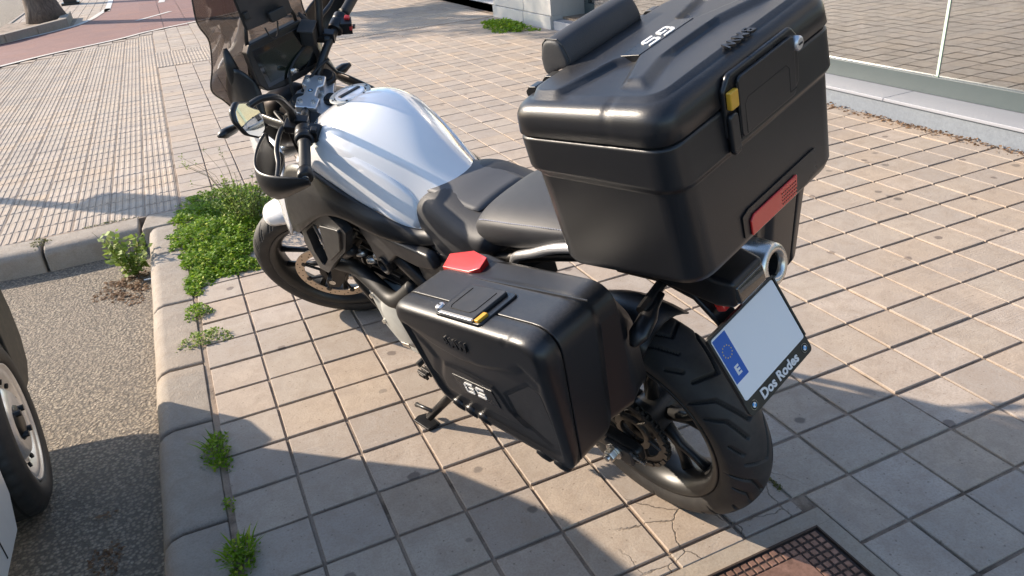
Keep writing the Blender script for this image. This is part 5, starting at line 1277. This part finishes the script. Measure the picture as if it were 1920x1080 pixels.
for s_ in (1, -1):
    MB().tube(smooth_path([(1.38, s_ * .125, 1.06), (1.36, s_ * .140, 1.13), (1.33, s_ * .145, 1.20), (1.345, s_ * .135, 1.245)], 4), [.012, .014, .018, .022, .024, .024, .022, .020, .018, .015, .012, .010, .008], 10, flat=.5).build('screen_bracket', MAT['rubber_dark'], bike, smooth=True)
    MB().tube([(1.35, s_ * .105, 1.12), (1.27, s_ * .085, 1.265), (1.26, s_ * .07, 1.31)], .006, 8).build('mount_arm', MAT['darkmetal'], bike, smooth=True)
mpn = MB().loft([[(x - (z - 1.33) * .25, y, z) for y, z in rpoly([(.085, 1.285), (.085, 1.405), (-.075, 1.405), (-.075, 1.275)], .008, 3)] for x in (1.235, 1.247)]).build('device_mount', MAT['plastic_grey'], bike, bevel=.003)
MB().box((1.225, -.015, 1.295), (.02, .055, .030)).build('mount_clip', MAT['rubber_dark'], mpn, bevel=.004)
MB().box((1.2335, .070, 1.325), (.012, .018, .022)).build('mount_clip', MAT['rubber_dark'], mpn, bevel=.003)
MB().tube([(1.215, .088, 1.395), (1.232, .088, 1.292)], .004, 6).build('mount_edge', MAT['groove'], mpn)
MB().tube(smooth_path([(1.23, .035, 1.275), (1.235, .028, 1.240), (1.24, .005, 1.238), (1.235, -.012, 1.275)], 5), .0025, 6).build('mount_cable', MAT['rubber_dark'], mpn, smooth=True)
for s_ in (1, -1):
    rows = [[(1.285, s_ * .105, 1.13), (1.31, s_ * .15, 1.205), (1.37, s_ * .155, 1.175)],
            [(1.275, s_ * .120, 1.09), (1.345, s_ * .168, 1.135), (1.43, s_ * .160, 1.125)],
            [(1.270, s_ * .140, 1.045), (1.36, s_ * .175, 1.085), (1.475, s_ * .155, 1.060)],
            [(1.250, s_ * .155, .99), (1.36, s_ * .175, 1.01), (1.50, s_ * .145, 1.000)]]
    sheet_strip('nose_side_panel', rows, MAT['plastic'], bike, .006, 2)
    sheet_strip('side_fairing_front', [[(1.56, s_ * .10, .985), (1.62, s_ * .09, .88), (1.66, s_ * .08, .78)], [(1.44, s_ * .155, .985), (1.51, s_ * .168, .88), (1.53, s_ * .16, .72)],
        [(1.30, s_ * .162, .985), (1.33, s_ * .20, .85), (1.36, s_ * .205, .665)], [(1.22, s_ * .168, .975), (1.26, s_ * .226, .83), (1.315, s_ * .236, .635)], [(1.17, s_ * .170, .95), (1.21, s_ * .222, .81), (1.275, s_ * .236, .635)]], MAT['white'], bike, .006, 2)
    indicator((1.46, s_ * .15, .985), (1.392, s_ * .262, 1.010), 'indicator')
MB().loft([[(x, y * w_, z0 + (z1 - z0) * q) for y, q in ((-1, .3), (-.8, .9), (0, 1), (.8, .9), (1, .3), (.7, 0), (-.7, 0))] for x, w_, z0, z1 in ((1.30, .10, .86, 1.08), (1.45, .12, .84, 1.06), (1.58, .10, .82, 1.0), (1.68, .06, .83, .93))]).build('headlight_body', MAT['plastic'], bike, smooth=True, subsurf=1)
MB().loft([[(x, y * w_, z + e * h_) for y, e in ((-1, 0), (-.6, 1), (.6, 1), (1, 0), (.5, -1), (-.5, -1))] for x, w_, z, h_ in ((1.50, .09, .80, .03), (1.66, .07, .77, .022), (1.80, .035, .735, .012))]).build('beak', MAT['white'], bike, smooth=True, subsurf=1)
MB().box((1.24, 0, .93), (.16, .16, .20)).build('steering_head', MAT['groove'], bike, bevel=.02)
for s_ in (1, -1):
    MB().loft([[(x, s_ * y, z + a) for y, a in ((w0, 0), (w0 + .012, .012), (w0 + .024, 0), (w0 + .012, -.05))] for x, w0, z in ((1.34, .135, 1.05), (1.20, .135, 1.035), (1.08, .120, 1.025), (1.0, .105, 1.03))]).build('fairing_inner_rail', MAT['plastic'], bike, smooth=True, subsurf=1)

# fuel tank
T = {.50: [(0, .890), (.03, .886), (.055, .872), (.075, .850), (.09, .825), (.105, .790)],
     .56: [(0, .934), (.035, .925), (.062, .910), (.088, .865), (.105, .820), (.122, .782)],
     .62: [(0, .985), (.04, .975), (.073, .945), (.102, .893), (.125, .840), (.143, .792)],
     .68: [(0, 1.025), (.045, 1.015), (.086, .980), (.117, .930), (.145, .875), (.165, .832)],
     .76: [(0, 1.066), (.055, 1.055), (.104, 1.018), (.132, .975), (.152, .905), (.163, .853)],
     .84: [(0, 1.088), (.065, 1.077), (.118, 1.047), (.146, 1.012), (.168, .950), (.173, .897)],
     .92: [(0, 1.085), (.07, 1.073), (.120, 1.050), (.148, 1.022), (.176, .966), (.178, .920)],
     1.0: [(0, 1.062), (.07, 1.050), (.112, 1.030), (.142, 1.005), (.172, .968), (.176, .935)],
     1.06: [(0, 1.035), (.06, 1.028), (.100, 1.012), (.128, .990), (.162, .958), (.170, .932)],
     1.10: [(0, 1.00), (.055, .995), (.09, .985), (.120, .965), (.16, .94), (.18, .925)]}
rows = []
for x, r in sorted(T.items()):
    rows.append([(x, -y, z) for y, z in r[::-1]] + [(x, y, z) for y, z in r[1:]])
tk = MB().loft(rows, False, False).raw('fuel_tank', MAT['white'], bike, smooth=True)
me = tk.data
if 'crease_edge' not in me.attributes:
    at = me.attributes.new('crease_edge', 'FLOAT', 'EDGE')
at = me.attributes['crease_edge']; W = len(rows[0])
for e in me.edges:
    a_, b_ = sorted(e.vertices)
    if b_ - a_ == W and (a_ % W) in (2, 8): at.data[e.index].value = .95
    if b_ - a_ == W and (a_ % W) in (1, 9): at.data[e.index].value = .5
    if b_ - a_ == 1 and (a_ // W) in (8,): at.data[e.index].value = .6
md = tk.modifiers.new('sub', 'SUBSURF'); md.levels = 3; md.render_levels = 3
md = tk.modifiers.new('solid', 'SOLIDIFY'); md.thickness = .004; md.offset = -1
# raised tank shoulders
for s_ in (1, -1):
    rows = [[(1.05, s_ * .130, 1.000), (1.062, s_ * .164, .966), (1.06, s_ * .176, .928)],
            [(.97, s_ * .150, 1.020), (.985, s_ * .192, .976), (.988, s_ * .188, .926)],
            [(.87, s_ * .150, 1.018), (.87, s_ * .190, .954), (.865, s_ * .184, .888)],
            [(.76, s_ * .137, .982), (.765, s_ * .170, .904), (.80, s_ * .177, .850)],
            [(.66, s_ * .116, .930), (.65, s_ * .152, .858), (.68, s_ * .162, .822)],
            [(.60, s_ * .102, .884), (.58, s_ * .126, .822), (.60, s_ * .138, .787)]]
    sheet_strip('tank_side_cover', rows, MAT['white'], bike, .005, 2, offset=1 if s_ < 0 else -1)
cp = MB().lathe([(.0, .062), (.004, .060), (.004, .050), (.0, .047)], c=(.945, 0, 1.081), ax=(-.03, 0, 1), n=48, loop=True).build('filler_ring', MAT['offwhite'], bike, bevel=.001)
MB().lathe([(.0, .045), (.005, .044), (.006, .040), (.006, 0)], c=(.945, 0, 1.081), ax=(-.03, 0, 1), n=40).build('filler_cap', MAT['white'], bike, bevel=.001)
MB().box((.945, 0, 1.0885), (.014, .070, .004)).build('filler_flap', MAT['plastic_grey'], bike, bevel=.001)
for k in range(6):
    a = k * PI / 3 + .3; MB().lathe([(0, .0035), (.0025, .003), (.0025, 0)], c=(.945 + .054 * math.cos(a), .054 * math.sin(a), 1.084), ax=(0, 0, 1), n=10).build('filler_bolt', MAT['darkmetal'], bike)
# black side panels
for s_ in (1, -1):
    rows = [[(.475, .105, .812), (.482, .128, .800), (.49, .130, .775)],
            [(.60, .136, .790), (.62, .162, .782), (.64, .168, .762)],
            [(.665, .164, .826), (.70, .195, .812), (.735, .196, .782)],
            [(.80, .172, .858), (.82, .198, .842), (.84, .205, .812)],
            [(.87, .180, .896), (.90, .215, .866), (.93, .222, .822)],
            [(.985, .184, .930), (1.03, .222, .855), (1.07, .232, .750)],
            [(1.07, .180, .935), (1.13, .222, .830), (1.16, .236, .695)],
            [(1.17, .186, .915), (1.22, .220, .800), (1.25, .232, .655)],
            ]
    rows = [[(x, s_ * y, z) for x, y, z in r] for r in rows]
    sheet_strip('side_panel', rows, MAT['plastic'], bike, .008, 2, offset=1 if s_ < 0 else -1)
    # lower radiator shroud: a frame round an opening
    outp = res(rpoly([(1.06, .792), (1.20, .715), (1.240, .600), (1.222, .512), (1.165, .512), (1.07, .585), (.935, .675), (.865, .765), (.95, .812)], .012, 3), 90)
    inp = res(rpoly([(1.065, .745), (1.165, .685), (1.182, .600), (1.168, .548), (1.150, .552), (1.100, .592), (1.072, .640), (1.040, .700), (1.035, .74)], .008, 3), 90)
    sr = [[(x, s_ * y, z) for x, z in outp] for y in (.195, .222)] + [[(x, s_ * y, z) for x, z in inp] for y in (.226, .195)]
    MB().loft(sr, True, False, loop=True).build('radiator_shroud', MAT['plastic_grey'], bike, bevel=.004)
    MB().loft([[(x, s_ * y, z) for x, z in rpoly([(1.02, .752), (.885, .772), (.950, .678), (1.085, .590), (1.072, .640)], .012, 3)] for y in (.215, .232)]).build('shroud_panel', MAT['plastic_grey'], bike, bevel=.006)
    MB().loft([[(x, s_ * y, z) for x, z in ((1.135, .700), (1.145, .702), (1.138, .560), (1.130, .562))] for y in (.198, .206)]).build('shroud_fin', MAT['alu'], bike)
    # frame cover with plug
    MB().loft([[(x, s_ * y, z) for x, z in rpoly([(.88, .79), (.70, .765), (.52, .765), (.50, .72), (.60, .70), (.70, .705), (.765, .655), (.80, .60), (.835, .62), (.845, .70)], .02, 4)] for y in (.150, .182)]).build('frame_cover', MAT['plastic_grey'], bike, bevel=.010, bseg=3)
    MB().lathe([(0, .030), (.012, .029), (.014, .022), (.004, .020), (.004, 0)], c=(.792, s_ * .178, .645), ax=(0, s_, 0), n=24).build('frame_plug', MAT['plastic'], bike, bevel=.001)
    MB().loft([[(x, s_ * y, z) for x, z in rpoly([(.665, .715), (.47, .765), (.42, .70), (.50, .60), (.62, .54), (.655, .60)], .01, 3)] for y in (.125, .150)]).build('frame_plate', MAT['plastic_grey'], bike, bevel=.006, bseg=2)
    MB().lathe([(0, .010), (.002, .010), (.002, 0)], c=(.555, s_ * .150, .635), ax=(0, s_, 0), n=16).build('plate_hole', MAT['groove'], bike)
    # frame rails
    MB().tube(smooth_path([(1.14, s_ * .06, .92), (1.0, s_ * .12, .82), (.80, s_ * .15, .70), (.62, s_ * .14, .55), (.58, s_ * .12, .38)], 4), .022, 10, flat=1.4).build('frame_rail', MAT['darkmetal'], bike, smooth=True)
    MB().tube(smooth_path([(.52, s_ * .10, .74), (.30, s_ * .115, .79), (.08, s_ * .105, .86), (-.15, s_ * .08, .915)], 4), .014, 10).build('subframe_rail', MAT['darkmetal'], bike, smooth=True)
    MB().tube([(.48, s_ * .11, .60), (.12, s_ * .105, .85)], .012, 10).build('subframe_strut', MAT['darkmetal'], bike, smooth=True)
# radiator, engine, exhaust
MB().box((1.13, 0, .66), (.05, .34, .26), rot=Matrix.Rotation(R_(-18), 3, 'Y')).build('radiator', MAT['groove'], bike, bevel=.008)
eng = MB(); eng.loft([[(x, y, z) for x, z in rpoly([(1.02, .30), (1.03, .50), (1.00, .72), (.84, .76), (.80, .58), (.58, .56), (.56, .30), (.70, .22), (.95, .21)], .03, 3)] for y in (-.13, .13)])
engine = eng.build('engine', MAT['darkmetal'], bike, bevel=.012, bseg=3)
for k in range(6): MB().box((.92, 0, .52 + k * .034), (.20 - k * .008, .285, .008)).build('engine_rib', MAT['darkmetal'], engine, bevel=.002)
MB().lathe([(.12, .0), (.12, .115), (.165, .112), (.188, .095), (.198, .07), (.198, 0)], c=(.865, 0, .385), ax=(0, 1, 0), n=48).build('alternator_cover', MAT['offwhite'], engine, smooth=True, bevel=.002)
MB().loft([[(x, y, z) for x, z in rpoly([(1.02, .30), (1.03, .46), (.96, .50), (.85, .50), (.76, .45), (.755, .30), (.86, .235), (.96, .235)], .03, 4)] for y in (.13, .175)]).build('engine_cover', MAT['offwhite'], engine, bevel=.012, bseg=3)
MB().loft([[(x, y, z) for x, z in rpoly([(.76, .46), (.62, .47), (.57, .38), (.62, .30), (.76, .30)], .03, 4)] for y in (.13, .168)]).build('sprocket_cover', MAT['plastic'], engine, bevel=.010, bseg=3)
MB().box((.868, .1985, .30), (.05, .003, .018), rot=Matrix.Rotation(.2, 3, 'Y')).build('cover_plate', MAT['steel'], engine, bevel=.001)
for (x, z) in ((1.005, .33), (1.01, .44), (.95, .485), (.86, .485), (.78, .43), (.80, .27)):
    MB().lathe([(.17, .009), (.184, .008), (.184, 0)], c=(x, 0, z), ax=(0, 1, 0), n=6).build('cover_bolt', MAT['steel'], engine)
for s_ in (.055, .11):
    MB().tube(smooth_path([(1.0, s_, .66), (1.08, s_ + .02, .60), (1.14, s_ + .03, .47), (1.08, s_ + .02, .34), (.95, s_, .20), (.70, .02, .17), (.55, -.10, .25)], 5), .022, 14).build('exhaust_header', MAT['darkmetal'], bike, smooth=True)
MB().tube(smooth_path([(1.29, .16, .49), (1.16, .175, .525), (1.03, .175, .545), (.92, .180, .515), (.82, .185, .500), (.70, .165, .585)], 6), [.026] * 31, 14).build('coolant_hose', MAT['rubber_dark'], bike, smooth=True)
MB().tube([(1.05, .18, .60), (.955, .19, .655)], .017, 12).build('ribbed_pipe', MAT['plastic_grey'], bike, smooth=True)
for q in [(1.0, .150, .60), (.93, .155, .60), (.88, .15, .63)]:
    MB().lathe([(-.02, .0), (-.02, .014), (.0, .016), (.016, .012), (.02, 0)], c=q, ax=(.5, .7, .3), n=12).build('hose_clamp', MAT['steel'], bike, smooth=True)
MB().loft([[(x, y * w_, z) for y, z in ((-1, .26), (-.8, .17), (.8, .17), (1, .26), (.7, .2), (-.7, .2))] for x, w_ in ((1.05, .12), (.80, .14), (.55, .12))]).build('bash_plate', MAT['darkmetal'], bike, bevel=.005)
# shock, battery box, mid structure that closes the view through the bike
MB().loft([[(x, y * .095, z) for y in (-1, 1) for z in ((zt, zb) if y < 0 else (zb, zt))] for x, zt, zb in ((1.08, .98, .80), (.9, .98, .72), (.7, .88, .60), (.5, .80, .52), (.36, .80, .58))]).build('airbox', MAT['groove'], bike)
MB().tube([(.42, 0, .72), (.50, 0, .42)], .035, 14).build('shock_absorber', MAT['darkmetal'], bike, smooth=True)
# seat
def seatring(x, prof): return [(x, -y, z) for y, z in prof[::-1]] + [(x, y, z) for y, z in prof]
def SR(x, zt, w, zs, zb, wb=None):
    wb = wb or w * .92
    return [(x, -wb, zb), (x, -w, zs), (x, -w * .93, zt - .022), (x, -w * .62, zt - .002), (x, 0, zt), (x, w * .62, zt - .002), (x, w * .93, zt - .022), (x, w, zs), (x, wb, zb), (x, 0, zb + .01)]
seat = MB().loft([SR(.630, .845, .112, .80, .745, .112), SR(.605, .885, .128, .82, .715, .130), SR(.56, .902, .138, .825, .690, .150), SR(.50, .910, .148, .825, .680, .158), SR(.44, .897, .155, .825, .705, .158), SR(.38, .885, .158, .83, .745, .150), SR(.32, .880, .156, .84, .775, .14), SR(.27, .892, .150, .85, .80, .13)]).build('rider_seat', MAT['seat'], bike, smooth=True, subsurf=2)
pill = MB().loft([SR(.345, .885, .115, .865, .800, .110), SR(.330, .918, .135, .880, .805, .125), SR(.28, .940, .148, .900, .815, .135), SR(.18, .958, .150, .920, .838, .135), SR(.06, .975, .142, .940, .862, .125), SR(-.03, .978, .125, .95, .880, .11), SR(-.05, .94, .11, .92, .89, .10)]).build('passenger_seat', MAT['seat'], bike, smooth=True, subsurf=2)
st_ = MB()
for k in range(52):
    x = .30 - k * .0068; zt = np.interp(x, [-.03, .06, .18, .28, .33], [.978, .975, .958, .940, .918]); w_ = np.interp(x, [-.03, .06, .18, .28, .33], [.125, .142, .150, .148, .135])
    st_.box((x, w_ * .90, zt - .0225), (.0045, .0016, .0016))
tag(st_.build('seat_stitching', simple('pale_thread', (.35, .36, .42), .7), pill), kind='stuff')
sheet_strip('seat_sheen_panel', [[(x, y, np.interp(x, [.28, .33, .40, .48, .56, .60], [.902, .892, .889, .907, .906, .898]) - abs(y / .09) ** 3 * .012) for y in (-.085, -.06, 0, .06, .085)] for x in (.36, .42, .48, .54, .585)], simple('seat_sheen_grey', (.07, .072, .078), .6, nscale=500, nstr=.1), bike, .003, 1)  # paler sheet on the seat; sun sheen put into its colour
# side stand, pegs, gear lever
MB().tube([(.60, .13, .30), (.69, .215, .165), (.757, .275, .092)], [.018, .015, .014], 12).build('side_stand', MAT['plastic'], bike, smooth=True)
MB().loft([[tuple(Vector((.768, .288, .076)) + Vector(q) + Vector((0, 0, e))) for q in ((-.045, -.022, -.005), (.035, -.028, -.007), (.045, .0, .001), (.035, .024, .007), (-.045, .022, .006))] for e in (-.008, .003)]).build('stand_foot', MAT['plastic'], bike, bevel=.003)
MB().tube(smooth_path([(.735, .262, .118), (.775, .272, .125), (.825, .270, .108)], 3), [.007] * 6 + [.009], 8).build('stand_tab', MAT['plastic'], bike, smooth=True)
MB().tube([(.62, .12, .34), (.66, .20, .335)], .012, 8).build('peg_bracket', MAT['darkmetal'], bike)
pg = MB()
for k in range(6): pg.box((.665, .20 + k * .014, .332), (.045, .009, .022))
pg.box((.665, .235, .332), (.028, .085, .014)); pg.build('footpeg', MAT['darkmetal'], bike, bevel=.002)
MB().tube([(.70, .15, .33), (.80, .175, .265)], .007, 8).build('gear_lever', MAT['darkmetal'], bike)
MB().tube([(.80, .165, .265), (.802, .218, .258)], [.010, .011], 12).build('gear_lever_rubber', MAT['rubber_dark'], bike)
for s_ in (-1,):
    MB().tube([(.665, s_ * .14, .332), (.665, s_ * .26, .332)], .014, 8).build('footpeg', MAT['darkmetal'], bike)
